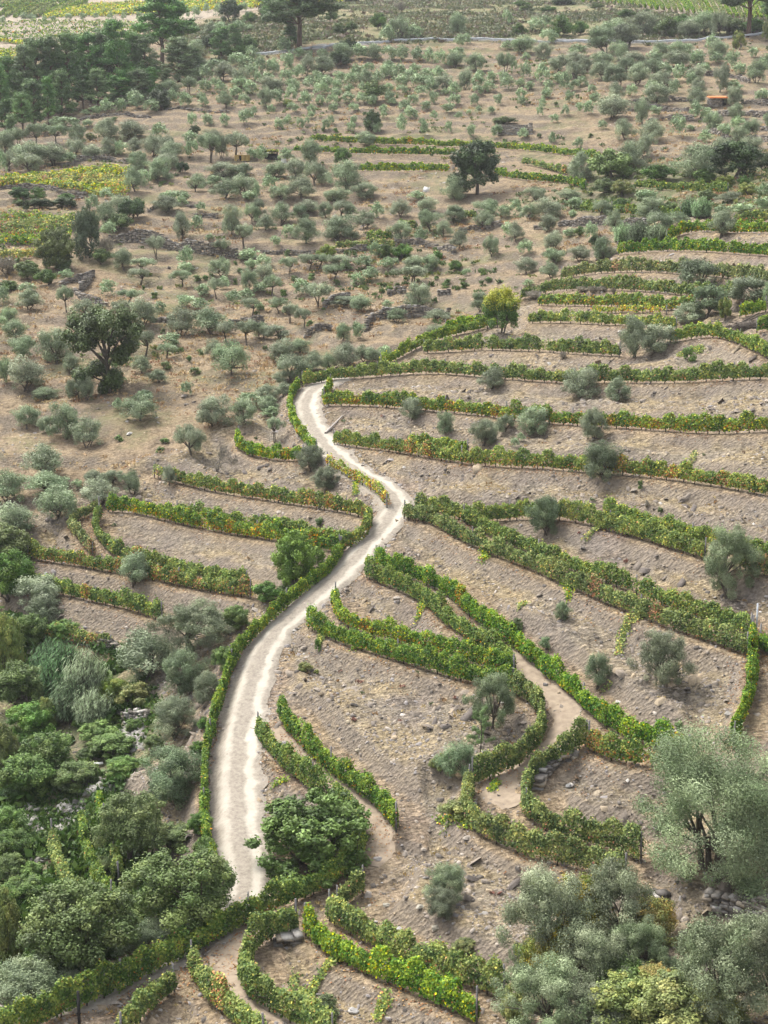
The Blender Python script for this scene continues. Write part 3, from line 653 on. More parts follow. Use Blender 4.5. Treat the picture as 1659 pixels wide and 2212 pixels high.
for k in range(36):
    xb = 1262 + k * 13.2; yb = 2 + max(0, (k - 2)) * 1.45 if k < 24 else 34 + (k - 24) * .9
    xt = xb - 22 - k * .3
    field([[(xb, yb), ((xb + xt) / 2, (yb - 18) / 2 - 3), (xt, -24)]], 'g', 1.5, 'downhill vine row in the straight-rowed vineyard in the top right corner', 'straight rows in the top right vineyard', halfw=.3, dens=1.6, size_k=.0006)
# ------------------------------------------------------------------ plants: prototypes one unit wide and one unit tall
def crown_cloud(clumps, n, L, W, cols, shoot=0.0, up=.35, jit=.5, flat=1.0):
    """clumps: (x,y,z,r). leaves spread near each clump surface"""
    K = np.array(clumps); r = K[:, 3]; p = r**2 / (r**2).sum(); k = rng.choice(len(K), n, p=p)
    D = rdir(n); rad = r[k] * (1 - .55 * rng.random(n)**1.6); P = K[k, :3] + D * rad[:, None] * (1, 1, flat)
    st = rng.random(n) < shoot
    P[st] += (D[st] * .6 + np.array([0, 0, .6])) * r[k[st], None] * rng.random((st.sum(), 1)) * .8
    N = unit(D + jit * rng.normal(size=(n, 3)) + np.array([0, 0, up]))
    ax = unit(D * .7 + np.array([0, 0, .8])); V, F = leaves(P, N, L * rng.uniform(.7, 1.4, n), W * rng.uniform(.7, 1.3, n), ax)
    base = np.array(cols); ck = rng.integers(0, len(base), len(K)); mixw = rng.random((n, 1)) * .5
    c = base[ck[k]] * (1 - mixw) + base[rng.integers(0, len(base), n)] * mixw
    c = c * (rng.uniform(.7, 1.3, len(K))[k])[:, None] * rng.uniform(.8, 1.22, (n, 1))
    return V, F, c
def blob(nc, cx, cz, rx, rz, rc, low=.0, seedpow=.33):
    out = []
    ph = rng.random(2) * 50
    for _ in range(nc):
        d = rdir(1)[0]
        if d[2] < -.85: d[2] *= -.5
        q = (.55 + .45 * rng.random()) * (1 + .35 * max(0, -d[2]))
        wob = 1 + .28 * math.sin(3 * math.atan2(d[1], d[0]) + ph[0]) * (1 - abs(d[2])) + .18 * math.sin(5 * d[2] + ph[1])
        out.append((cx[0] + d[0] * rx * q * wob, cx[1] + d[1] * rx * q * wob, cz + d[2] * rz * q * (1 + .1 * math.sin(ph[0] + 4 * d[0])), rc * rng.uniform(.7, 1.25)))
    return out
def proto(name, crown, trunk, n_me=None, cmat=None, tmat=None, norm=True):
    root = empty(name, (0, 0, -500))
    V, F, c = crown; V = V.copy()
    lo = np.percentile(V, .6, axis=0); hi = np.percentile(V, 99.4, axis=0); ce = (lo + hi) / 2; ce[2] = 0
    sc3 = np.array([1.04 / (hi[0] - lo[0]), 1.04 / (hi[1] - lo[1]), 1.0 / hi[2]]) if norm else np.ones(3)
    if not norm: ce = np.zeros(3)
    V = (V - ce) * sc3
    if trunk is not None: trunk = ((trunk[0] - ce) * sc3, trunk[1])
    obj('crown', mesh_np(name + '_crown', V, F, 4, cmat or M['leaf'], c), root)
    if trunk is not None:
        V, F = trunk; obj('trunk', mesh_np(name + '_trunk', V, F, 4, tmat or M['bark'], None, True), root)
    return root
def stems(base_n, top, z0, clumps, r0, lean=.12, targets=10):
    b = MB(); K = np.array(clumps)
    for i in range(base_n):
        a = rng.uniform(0, 6.28); sx, sy = (.04 * math.cos(a), .04 * math.sin(a)) if base_n > 1 else (0, 0)
        tx, ty = lean * rng.normal(), lean * rng.normal()
        mid = np.array([sx + tx * .5, sy + ty * .5, z0 * .55]); e = np.array([sx + tx, sy + ty, z0])
        rr = .55 * r0 / math.sqrt(base_n)
        b.tube([(sx, sy, -.06), mid, e], [rr * 1.35, rr, rr * .8], 7)
        for j in rng.choice(len(K), min(targets, len(K)), replace=False):
            q = K[j, :3]; m = e * .45 + q * .55 + rng.normal(size=3) * .03; m[2] = e[2] * .5 + q[2] * .5
            b.tube([e, m, q], [rr * .6, rr * .35, rr * .1], 5)
    return np.concatenate(b.V), np.concatenate(b.F)
OLV = [(.145, .175, .12), (.115, .145, .095), (.18, .21, .148), (.095, .125, .08), (.215, .245, .185)]
OLN = [(.125, .15, .095), (.095, .12, .072), (.16, .185, .12), (.07, .09, .052), (.20, .225, .16)]
OLD = [(.075, .10, .065), (.10, .13, .085), (.13, .16, .11), (.06, .08, .05)]
GRN = [(.055, .095, .028), (.075, .125, .035), (.10, .15, .045), (.04, .07, .022)]
DKG = [(.028, .050, .020), (.040, .068, .027), (.055, .088, .035), (.022, .038, .016)]
YGR = [(.13, .165, .04), (.095, .13, .035), (.18, .19, .05), (.07, .105, .03)]
LGR = [(.11, .16, .055), (.14, .19, .07), (.08, .125, .04)]
PIN = [(.058, .105, .035), (.08, .135, .045), (.105, .165, .055), (.04, .075, .028)]
APL = [(.045, .078, .02), (.065, .105, .026), (.095, .13, .035), (.055, .09, .025)]
BRN = [(.20, .17, .06), (.28, .19, .05), (.14, .15, .05), (.10, .13, .04)]
GRY = [(.13, .115, .10), (.10, .09, .08), (.16, .145, .125)]
def rich(a): return a
PR = {}
def olive(nl, nc=34, rx=.36, rz=.34, cz=.57, rc=.135, ns=2, z0=.2, L=.045, W=.016, cols=OLV, shoot=.10, lean=.08):
    K = blob(nc, (rng.normal() * .04, rng.normal() * .04), cz, rx, rz, rc)
    return crown_cloud(K, nl, L, W, cols, shoot=shoot, up=.3), stems(ns, .6, z0, K, .055, lean)
PR['o'] = [proto('olive_tree', *olive(7500, 30 + 4 * k, rng.uniform(.33, .38), rng.uniform(.35, .41), rng.uniform(.50, .54), ns=1 + k % 3, lean=.05 + .03 * (k % 3))) for k in range(7)]
PR['u'] = [proto('olive_tree', *olive(5200, 20, .39, .20, .70, .13, ns=1 + k % 2, z0=.42, L=.05, lean=.10)) for k in range(4)]
PR['s'] = [proto('olive_tree', *olive(10000, 50, .36, .40, .51, .13, ns=2, z0=.15, cols=OLV + OLD[2:3], shoot=.18)) for k in range(4)]      # dense, leafy to the ground
PR['D'] = [proto('olive_tree', *olive(9000, 40, .36, .34, .56, .13, ns=3, z0=.2, cols=OLD + OLV[:2], shoot=.2)) for k in range(3)]
PR['S'] = [proto('olive_tree', *olive(40000, 105, .40, .44, .52, .078, ns=2, z0=.2, L=.022, W=.008, cols=OLN, shoot=.25)) for k in range(3)]   # close trees
PR['H'] = [proto('olive_tree', *olive(110000, 210, .40, .47, .50, .07, ns=3, z0=.22, L=.0135, W=.0048, cols=OLN, shoot=.25))]
PR['Q'] = [proto('olive_tree', *olive(26000, 90, .36, .42, .51, .10, ns=3, z0=.16, L=.028, W=.010, cols=OLD + OLN[:3], shoot=.25)) for k in range(3)]
def bush(name, nl, cols, nc=26, rx=.36, rz=.36, cz=.5, rc=.15, L=.05, W=.035, shoot=.15, st=True, ns=3, z0=.15):
    K = blob(nc, (0, 0), cz, rx, rz, rc)
    for _ in range(nc // 4):
        a = rng.uniform(0, 6.28); q = rng.random()**.5 * rx; K.append((q * math.cos(a), q * math.sin(a), cz + rz * (1 - .5 * (q / rx)**2) * rng.uniform(.9, 1.22), rc * .5))
    return proto(name, crown_cloud(K, nl, L, W, cols, shoot=shoot, up=.4), stems(ns, .5, z0, K, .05, .1) if st else None)
PR['g'] = [bush('green_bush', 6000, GRN) for k in range(3)]
PR['b'] = [bush('low_bush', 900, GRN, nc=10, rc=.2, L=.12, W=.06, st=False, cz=.42) for k in range(3)]
PR['d'] = [bush('evergreen_bush', 7000, DKG) for k in range(3)]
PR['l'] = [bush('leafy_tree', 9000, LGR, nc=40, rc=.12, cz=.55, z0=.3, ns=1) for k in range(2)]
PR['y'] = [bush('yellow_green_bush', 6000, YGR, nc=30, rc=.12) for k in range(2)]
PR['k'] = [bush('dark_round_tree', 16000, DKG + [(.05, .075, .04)], nc=70, rx=.37, rz=.37, cz=.56, rc=.10, L=.035, W=.026, ns=1, z0=.3) for k in range(2)]
PR['L'] = [bush('broadleaf_tree', 30000, [(.085, .125, .03), (.12, .165, .045), (.055, .09, .022)], nc=110, rx=.34, rz=.42, rc=.085, cz=.5, L=.03, W=.02, ns=1, z0=.2) for k in range(1)]
PR['F'] = [bush('fig_tree', 34000, [(.055, .095, .02), (.08, .13, .03), (.105, .16, .045), (.035, .065, .015)], nc=170, rx=.42, rz=.44, rc=.062, cz=.46, L=.03, W=.022, shoot=.35) for k in range(1)]
PR['A'] = [bush('apple_tree', 34000, APL, nc=120, rx=.40, rz=.33, rc=.085, cz=.58, L=.024, W=.018, ns=2, z0=.3, shoot=.2) for k in range(3)]
PR['G'] = [bush('wild_shrub', 20000, GRN + LGR[2:] + APL[2:3], nc=80, rc=.10, L=.034, W=.022, cz=.48, shoot=.2) for k in range(4)]
PR['Y'] = [bush('yellow_leaved_tree', 24000, YGR, nc=90, rx=.36, rz=.38, rc=.09, L=.032, W=.022, ns=2, z0=.2, shoot=.25) for k in range(3)]
PR['B'] = [bush('autumn_shrub', 16000, BRN, nc=80, rc=.10, L=.028, W=.018, shoot=.35) for k in range(2)]
PR['w'] = [bush('broom_shrub', 9000, [(.11, .15, .09), (.08, .12, .07), (.15, .19, .12)], nc=34, rc=.13, L=.07, W=.010, shoot=.5) for k in range(2)]
# willow with yellow top
def two_tone():
    K = blob(70, (0, 0), .52, .36, .38, .10)
    V, F, c = crown_cloud(K, 18000, .035, .018, GRN, shoot=.3)
    zc = V.reshape(-1, 4, 3).mean(1)[:, 2]; m = rng.random(len(zc)) < np.clip((zc - .45) * 2.6, 0, .85); c[m] = np.array((.26, .25, .05)) * rng.uniform(.7, 1.3, (m.sum(), 1))
    return (V, F, c), stems(3, .5, .2, K, .05)
PR['T'] = [proto('willow_bush', *two_tone())]
def bare():
    b = MB(); C = []
    def br(p, d, l, r, lev):
        q = p + d * l; m = p + d * l * .5 + rng.normal(size=3) * l * .06
        b.tube([p, m, q], [r, r * .8, r * .55], 5 if lev < 3 else 3)
        if lev < 5:
            for _ in range(3 if lev < 4 else 4): br(q, unit(d * .9 + rng.normal(size=3) * .5 + np.array([0, 0, .15])), l * rng.uniform(.62, .85), r * .55, lev + 1)
    for k in range(2): br(np.array([0, 0, -.03]), unit(np.array([.2 * rng.normal(), .2 * rng.normal(), 1.])), .25, .03, 0)
    return np.concatenate(b.V), np.concatenate(b.F)
_bv, _bf = bare()
M['twig'] = noise_mat('grey_twig', (.15, .135, .12), (.27, .25, .22), 6)
def bare_proto():
    root = empty('bare_tree', (0, 0, -500)); obj('trunk', mesh_np('bare_branches', _bv / np.array([1.0, 1.0, 1.0]), _bf, 4, M['twig']), root)
    n = 2500; k = rng.integers(len(_bv) // 3, len(_bv), n); P = _bv[k] + rng.normal(size=(n, 3)) * .03
    V, F = leaves(P, rdir(n), .03, .012); obj('crown', mesh_np('bare_twigs', V, F, 4, M['leaf'], np.array(GRY)[rng.integers(0, 3, n)]), root); return root
PR['x'] = [bare_proto()]
PR['h'] = [bush('dead_shrub', 2500, GRY, nc=20, rc=.16, L=.12, W=.012, shoot=.4, cz=.42)]
# pine: layered limbs with needle pads
def pine(nl, slim=.30, lowz=.28, seed=0):
    b = MB(); b.tube([(0, 0, -.04), (.01, .0, .35), (-.01, .01, .7), (0, 0, .97)], [.026, .02, .013, .004], 8); K = []
    z = lowz
    while z < .97:
        f = (z - lowz) / (1 - lowz); reach = slim * (1.0 - .72 * f**1.3) * rng.uniform(.7, 1.12)
        for k in range(6):
            a = rng.uniform(0, 6.28); rr = reach * rng.uniform(.6, 1.1); q = np.array([rr * math.cos(a), rr * math.sin(a), z + .05 * rng.random() + .12 * rr])
            b.tube([(0, 0, z - .02), q * (.5, .5, 1) + (0, 0, -.005), q], [.007, .005, .002], 4)
            for g in (.6, .85, 1.0):
                K.append((q[0] * g + .02 * rng.normal(), q[1] * g + .02 * rng.normal(), q[2] + .015 * rng.normal() + .02 * g, .058 * rng.uniform(.6, 1.4)))
        z += .068 * rng.uniform(.7, 1.4)
    K.append((0, 0, .965, .04))
    cr = crown_cloud(K, nl, .026, .011, PIN, shoot=.3, up=.8, flat=.5)
    return cr, (np.concatenate(b.V), np.concatenate(b.F))
PR['p'] = [proto('pine_tree', *pine(20000, rng.uniform(.26, .34), lz), tmat=M['pinebark'], cmat=M['needle']) for lz in (.12, .2, .3, .16)]
PR['P'] = [proto('pine_tree', *pine(34000, .36, .38), tmat=M['pinebark'], cmat=M['needle'])]
# cork oak with open limbs and drooping leaf masses
def cork():
    K = []; b = MB(); b.tube([(.05, 0, -.05), (.045, 0, .2), (.02, 0, .45), (-.03, .0, .72)], [.026, .02, .015, .010], 8)
    for (x, z, r, n) in [(-.02, .86, .2, 14), (.22, .83, .14, 9), (-.26, .80, .15, 9), (.36, .72, .07, 5), (-.12, .70, .16, 9), (.12, .66, .12, 7), (.22, .55, .1, 8), (.14, .45, .1, 7), (-.2, .60, .08, 5), (-.1, .30, .11, 10), (-.24, .26, .09, 7), (.06, .20, .12, 10), (.1, .08, .08, 7), (.02, .1, .09, 6), (-.33, .68, .08, 4)]:
        y = rng.normal() * .08; b.tube([(.03, 0, z * .55), (x * .5, y * .5, z * .85), (x, y, z)], [.012, .009, .004], 5)
        for _ in range(n):
            d = rdir(1)[0] * rng.random()**.4 * r; K.append((x + d[0], y + d[1] * 1.3, z + d[2] * .7, .064 * rng.uniform(.7, 1.35)))
    return crown_cloud(K, 30000, .024, .018, [(.06, .09, .032), (.08, .12, .042), (.10, .145, .055), (.04, .065, .025)], shoot=.15, up=.5), (np.concatenate(b.V), np.concatenate(b.F))
PR['c'] = [proto('cork_oak', *cork())]
# slender dark tree, giant reeds, feathery sapling
PR['t'] = [bush('holm_oak', 16000, [(.035, .058, .032), (.05, .078, .042), (.07, .1, .055)], nc=80, rx=.36, rz=.42, cz=.52, rc=.10, L=.035, W=.022, ns=1, z0=.2)]
def reeds(n=420, cols=((.06, .105, .05), (.09, .14, .07), (.045, .08, .038)), spread=.4):
    C = []; Vs = []; n2 = 0; b = MB()
    Ps = []; Ns = []; Ls = []; As = []
    for i in range(n):
        a = rng.uniform(0, 6.28); r = spread * math.sqrt(rng.random()); x, y = r * math.cos(a), r * math.sin(a); h = rng.uniform(.55, 1.0) * (1 - .35 * r / spread)
        lx, ly = rng.normal() * .12, rng.normal() * .12
        b.tube([(x, y, 0), (x + lx * .5, y + ly * .5, h * .6), (x + lx, y + ly, h)], [.005, .004, .002], 3)
        for z in np.linspace(.25, 1, 16):
            q = rng.uniform(0, 6.28); dr = np.array([math.cos(q), math.sin(q), -.15 - .5 * rng.random()])
            p = np.array([x + lx * z, y + ly * z, h * z]); Ps.append(p + dr * .05); As.append(dr); Ns.append(np.cross(dr, [math.sin(q), -math.cos(q), .3]))
    Ps = np.array(Ps); As = unit(np.array(As)); Ns = unit(np.array(Ns)); nn = len(Ps)
    v = As; u = unit(np.cross(Ns, v)); L = .13 * rng.uniform(.7, 1.3, (nn, 1)); W = .016
    V = np.stack([Ps - v * L * .5, Ps + u * W * .5, Ps + v * L * .5 + [0, 0, -.02], Ps - u * W * .5], 1).reshape(-1, 3)
    c = np.array(cols)[rng.integers(0, 3, nn)] * rng.uniform(.75, 1.3, (nn, 1))
    return (V, np.arange(4 * nn), c), (np.concatenate(b.V), np.concatenate(b.F))
PR['r'] = [proto('giant_reed', *reeds(), tmat=M['vinebark']), proto('giant_reed', *reeds(cols=((.17, .23, .14), (.22, .28, .18), (.13, .19, .10))), tmat=M['vinebark'])]
def feather():
    K = []; b = MB(); b.tube([(0, 0, -.03), (.02, 0, .5), (0, 0, .98)], [.02, .013, .004], 6)
    for z in np.arange(.25, .98, .035):
        a = rng.uniform(0, 6.28); r = .32 * (1.1 - z) + .08; q = np.array([r * math.cos(a), r * math.sin(a), z + .08])
        b.tube([(0, 0, z), q], [.006, .002], 3)
        for g in (.4, .6, .8, 1): K.append((q[0] * g, q[1] * g, z + .08 * g, .045))
    return crown_cloud(K, 9000, .03, .008, [(.08, .13, .05), (.11, .17, .07)], shoot=.2), (np.concatenate(b.V), np.concatenate(b.F))
PR['f'] = [proto('feathery_sapling', *feather())]
used = set()
# ------------------------------------------------------------------ where every plant stands: centre x, centre y, width, height, kind (thirds of a picture unit, per map sheet)
SHEETS = {}
SHEETS[(0, 0)] = '''535,110,40,35 620,105,35,35 715,105,30,40 800,108,30,40 900,105,35,45 915,145,30,40 440,108,45,30 345,125,40,30 290,130,35,35 150,110,60,40 200,112,50,34 270,285,60,60D 560,265,75,70D 225,125,20,30 15,135,40,40D
1200,90,60,60 1265,80,60,60 1335,55,40,50 1420,70,50,70 1575,48,50,50 1490,90,110,130k 1225,185,80,70g 1370,200,110,80 1440,195,90,80 1540,180,90,70 1620,185,50,40 1625,120,80,60g
1275,330,110,90 1290,290,80,50 1360,280,100,80d 1600,300,120,100g 1640,350,80,80 1210,400,100,80d 1290,420,120,80 1545,390,110,70
1390,430,120,60 1460,470,140,100 1270,490,90,70 1340,480,80,80 1550,500,100,110 1630,470,80,90 1600,410,100,60 1175,500,80,60
1225,565,100,85u 1330,560,80,70 1435,570,70,60 1390,540,60,60 1530,600,70,60 1625,575,80,70 1585,650,60,60 1460,650,90,90 1210,650,90,80 1325,660,60,50u 1300,625,50,40 1550,540,90,60
1100,580,120,90 1020,590,80,60 950,600,70,50 1120,630,70,80 1030,660,130,120d 985,690,90,70
885,655,90,80u 775,690,80,60u 800,650,60,50 685,695,85,80 620,720,60,50 560,730,50,30 740,770,40,20b 570,800,60,40 690,850,130,120s 450,790,110,50 380,800,100,60 500,870,100,110 380,880,110,90u 225,890,110,110u 120,905,90,90u 30,925,110,110 40,880,80,40 290,840,70,50
870,850,170,110 1030,850,95,80 1240,780,55,80 1350,780,60,60 1460,785,60,70 1590,760,80,80 1645,720,40,50 1265,845,60,50d
705,960,85,100s 500,960,110,100 600,990,120,80 590,890,60,40y 780,970,80,80 870,950,90,90 975,950,120,120 1090,930,130,80 1120,970,120,90 900,1050,120,100s 1100,1010,130,90 1100,1050,120,90 1030,1110,140,130s 1185,1090,70,60d
880,1170,130,130 930,1150,80,80 340,1010,150,120 200,1010,160,130 190,1060,150,100 70,1050,90,110 10,1060,60,120 440,1030,110,70 270,980,100,60 130,980,60,60
1245,900,90,70 1240,970,80,90 1340,970,140,130u 1435,950,80,130 1390,890,110,80 1550,950,160,120u 1640,1000,60,60
1430,1110,170,90 1560,1110,140,80 1280,1190,110,100 1390,1180,100,70 1450,1230,160,110 1580,1210,150,130 1620,1270,90,50 1080,1280,110,60 1170,1275,110,60 690,1260,90,60 440,1280,90,40g 140,1260,110,70d 245,1260,90,70g'''
SHEETS[(553, 0)] = '''190,305,90,80 275,350,75,60 345,355,50,45 430,350,65,50 575,345,140,110 545,395,110,90d 605,300,100,60d 685,340,90,80 775,345,95,90 865,350,75,80 945,350,90,85 1035,360,85,80 1125,365,70,80 1195,380,70,70u 1290,390,100,90 1415,410,120,95 1615,430,100,110u 1325,270,70,70 1365,255,50,60 850,225,90,90s 930,190,130,130 1030,215,90,80s 1310,165,100,120 1630,120,50,80 1630,300,80,50 1300,340,90,50
30,430,80,90 10,500,40,60 100,430,70,80 125,445,50,60 210,410,80,100 340,430,100,110 445,430,110,100D 270,470,80,80 190,500,80,80 110,550,130,80 80,510,80,60 395,490,50,50 350,540,80,70 240,560,80,80 420,520,80,70 430,580,90,70 460,540,80,80
55,640,90,110 135,630,80,80 230,610,80,90 330,640,80,80 410,650,60,50 500,650,70,60 520,610,60,60 600,640,70,60 600,580,60,50 690,570,50,60 700,510,100,90 640,480,90,90 620,520,80,70 550,500,70,60 530,560,70,70 720,450,70,60 790,510,80,70 830,470,90,80 870,440,90,70 930,470,90,90 940,530,80,70 1000,490,70,60 1035,455,70,60 1100,490,90,70 1130,530,80,70 1190,480,90,70 1220,540,110,90 1050,530,90,70 860,575,60,50 950,585,60,50 1060,590,70,50 1145,565,90,90 1290,580,70,80 1230,600,50,40 1350,520,80,120 1440,540,80,80 1440,590,60,50 1450,490,60,50 1530,500,60,60 1505,565,80,60 1620,540,80,80 1610,500,60,60
770,600,130,110g 750,655,80,60 680,640,60,60 870,630,70,60 885,660,60,40 640,700,60,50 500,700,50,50 360,720,50,60 240,700,60,50 210,670,60,40y 100,710,50,50 960,690,80,70 1020,650,70,60 1005,740,80,70 1100,690,60,50 1150,640,60,70 1155,750,50,50 820,710,60,50 830,740,40,50 1280,650,80,60 1240,700,70,50 1415,650,50,60 1570,650,50,60 1440,710,40,40 1530,715,50,40 1310,750,50,40 1380,730,30,30
150,805,50,60 190,790,40,40 290,805,45,60 330,785,35,40 455,810,50,60 490,780,40,50 615,825,50,60 630,780,40,50 755,795,100,120d 780,830,70,70 945,810,60,110 1095,830,50,80 1080,790,40,40 1245,830,40,70 1390,850,45,70 1610,785,130,45g 1555,855,60,70 210,770,40,40 360,745,40,40 515,845,30,25b 435,840,30,25b
725,905,110,80 365,995,125,140 565,1020,95,90g 190,1010,90,80 25,1000,80,90 1415,1118,262,300k 590,1150,190,160s 120,1105,130,90 270,1100,130,110 390,1130,120,130 460,1160,60,80D 90,1190,90,90 300,1220,170,130 160,1250,140,90 510,1270,150,80 700,1240,140,90 1285,1230,130,130s 1050,1270,110,50 10,1240,50,100
630,5,90,30d 1090,0,90,20d 620,180,60,60g 540,190,80,60g 790,150,90,90g 930,45,70,50h 490,105,70,60g 110,60,150,110d 80,130,80,60d'''
SHEETS[(1106, 0)] = '''60,295,130,90 200,340,100,100 240,245,90,80s 90,370,60,40 430,330,120,60 570,270,150,130D 730,240,150,120D 640,200,160,110 840,160,160,120 320,180,130,110g 160,170,100,80 230,140,80,50 45,195,80,60g 950,180,60,60 1150,190,140,90 1250,160,160,110 1330,170,100,130 1290,290,90,90 1350,330,120,100 1320,380,80,60 1420,390,80,90 1470,450,70,60 1560,345,60,50 1470,275,70,100y 1650,220,50,100y 1585,470,110,120 1640,410,80,80
700,340,110,110 590,390,120,80 920,380,90,70 300,420,120,90 400,380,120,70 470,430,100,90 410,460,110,90 590,460,140,100 660,500,130,110D 790,400,150,90 730,440,100,90 810,490,140,120 910,440,120,100 980,330,120,80 1090,330,140,90 1080,390,140,90 1190,385,100,80 990,460,90,80 1090,480,90,90 950,520,140,90 900,560,80,60 1240,450,80,60 1180,490,100,90 1160,520,60,70 1360,520,90,150 1200,570,100,100
85,460,70,90 200,480,90,90u 10,430,40,70 300,510,70,60 340,530,60,80u 400,560,60,60 450,535,80,60 120,560,60,50 50,540,60,50 240,560,60,60 220,610,60,60 60,620,60,70 370,630,60,60 200,670,40,60 180,720,40,60 60,660,50,50 520,580,50,50 530,640,60,60 500,700,60,70 440,700,50,50 345,720,50,60 275,770,50,50 680,600,90,100 770,590,60,70 660,700,190,130 950,620,160,120 1050,570,60,80 1190,640,100,110 1200,720,80,90 1440,560,110,60 1440,630,90,100s 1620,620,80,60 830,730,90,140 930,720,70,50 1260,740,70,60 1440,730,100,90
735,845,120,110 1085,820,90,90u 1160,830,50,30 1290,800,110,110 1380,850,80,70 900,860,140,130 870,950,100,130 1250,890,80,70 1450,810,80,80 1540,830,100,90 1480,880,100,90 1650,790,40,80 70,870,60,60 255,900,50,70 425,930,60,60 590,810,50,50 510,880,30,25b 175,880,25,25b
770,1010,160,150s 445,1090,140,160s 640,1080,230,170l 1340,960,150,100 1530,950,140,100 1200,1060,230,180s 1450,1060,250,200k 1630,1060,110,100d 960,1130,190,90g 1250,1150,120,80g 1370,1180,110,60y 1500,1180,70,60g 1540,1240,120,80y 600,1210,130,80g 720,1225,130,90y 1270,1270,100,60g 1620,1240,80,80 1400,1280,150,60 160,1260,130,80 370,1270,130,70 880,1270,130,60
320,15,130,40d 550,40,70,30g 870,80,60,30g 1000,190,120,110g 1100,160,110,90g 450,190,90,70g 1400,180,140,90g 1560,180,160,80g 740,100,100,60g 230,70,90,40g 90,60,80,40g 60,30,90,30g'''
SHEETS[(0, 432)] = '''120,20,60,40g 270,30,130,60d 420,20,130,60d 170,40,40,60d 595,20,80,90 690,100,120,130 770,30,130,100 850,70,150,120d 790,150,140,90g 1080,30,150,90s 1180,10,70,60 1300,45,60,50 700,190,90,80 560,240,150,290t 370,330,210,240L 190,460,140,100g 40,430,140,100h 300,510,120,90g 430,490,90,60 50,560,120,60g 180,570,100,50 210,430,70,50g 690,300,90,100h 660,370,120,80g 380,410,150,110d
1180,175,100,150s 1270,150,80,80 1500,140,110,160s 1355,245,50,40 1600,240,110,110u 1640,90,80,110 1010,310,100,100u 1440,320,100,90u 1200,370,90,90u 1200,440,90,60 1600,360,110,60u 790,385,110,110 950,430,150,70u 900,505,120,80u 700,570,90,90 845,630,150,70u 1430,440,130,110 1170,515,120,80u 1310,590,90,60u 1400,580,100,100u 1450,540,80,70 1500,630,110,60u 1590,610,100,50u 1610,520,100,130 1620,420,60,60 1620,700,110,90u
1000,620,40,40b 1280,510,50,40b 1330,505,30,30b 1370,490,30,30b 1525,410,25,25b 1555,460,30,30b 1525,530,25,40b 930,570,20,25b
185,650,150,120 415,650,105,120u 20,620,70,100 50,750,100,90 20,790,60,60 95,850,130,110 150,960,150,120 360,960,200,190s 470,1060,110,100 560,700,150,90 780,700,130,90 940,730,150,150 1040,700,60,70D 1200,660,110,60u 1300,680,100,60u 1180,790,170,160 1380,790,220,150 1470,860,130,100u 1620,860,130,110u 930,940,130,130u 1110,910,120,60u 1100,980,130,70u 1080,1070,60,40b 1390,970,110,110 1510,1030,200,190 1180,970,30,25b 1300,990,40,40b 1225,1030,35,35b 1265,1105,70,35b 1010,1140,120,70 920,1070,110,100 30,1110,90,150 180,1130,200,180 300,1260,150,70 490,1230,130,120 930,1270,130,60 1210,1220,70,80 1600,1280,130,60 20,1080,60,60 560,1230,90,130 1055,850,30,30b
690,1010,400,500c'''
SHEETS[(553, 432)] = '''20,60,80,110D 150,90,130,120 60,150,110,90 290,90,100,90D 330,50,120,80 440,70,100,90 570,60,120,90 620,70,80,70 700,130,130,100 790,70,80,90 940,60,120,100 1100,40,110,90 1280,100,150,100s 1500,60,150,100 1480,130,120,100 1600,80,90,80 320,210,150,140s 210,210,80,80 540,190,200,140s 930,210,140,110 1110,140,130,120 1220,190,100,90 1070,230,90,80 1310,260,100,110 1530,300,90,120 1640,200,80,90 770,330,70,90D 130,270,60,60 460,340,100,80y 205,345,35,40b 850,340,90,80g 940,345,120,90g 1180,360,60,50b 1300,430,80,60g 1360,470,50,40
45,400,110,60u 200,430,110,80u 330,410,120,80u 50,470,110,100 420,400,120,70u 530,400,160,70 490,480,120,80u 580,430,80,60 690,400,100,60u 840,410,100,50u 900,400,50,40 1010,410,110,80 1120,410,110,90 1000,495,190,90u 750,480,100,60u 665,515,90,60u 250,515,50,40b 360,495,40,35b 525,535,40,35b 860,580,40,35b 910,550,30,25b 640,560,30,25b 705,545,30,25b 180,600,40,35b
120,560,120,100u 30,570,80,60 300,570,110,70u 400,620,170,110u 145,690,120,80u 240,740,110,90u 300,770,100,90u 10,690,50,50 680,670,130,90 850,680,60,50 1050,630,160,140s 580,660,160,60D 910,745,110,80 1180,750,150,70 1445,665,90,110D 1585,735,200,255T 570,860,90,100 660,850,80,80u 350,800,40,35b 30,850,110,90 130,860,150,80D 1160,850,110,80 170,980,150,130 290,950,120,80 250,1090,200,140 370,1050,130,120 560,1010,170,140 470,1050,110,100 700,1000,110,100 760,1010,100,90 830,990,80,70 180,1150,120,80 70,1250,130,90s 170,1230,110,80 1520,1160,150,130
1230,555,50,30b 1350,555,60,40b 1505,520,40,35b 1470,465,50,40b 1240,530,40,30b 60,960,30,30b'''
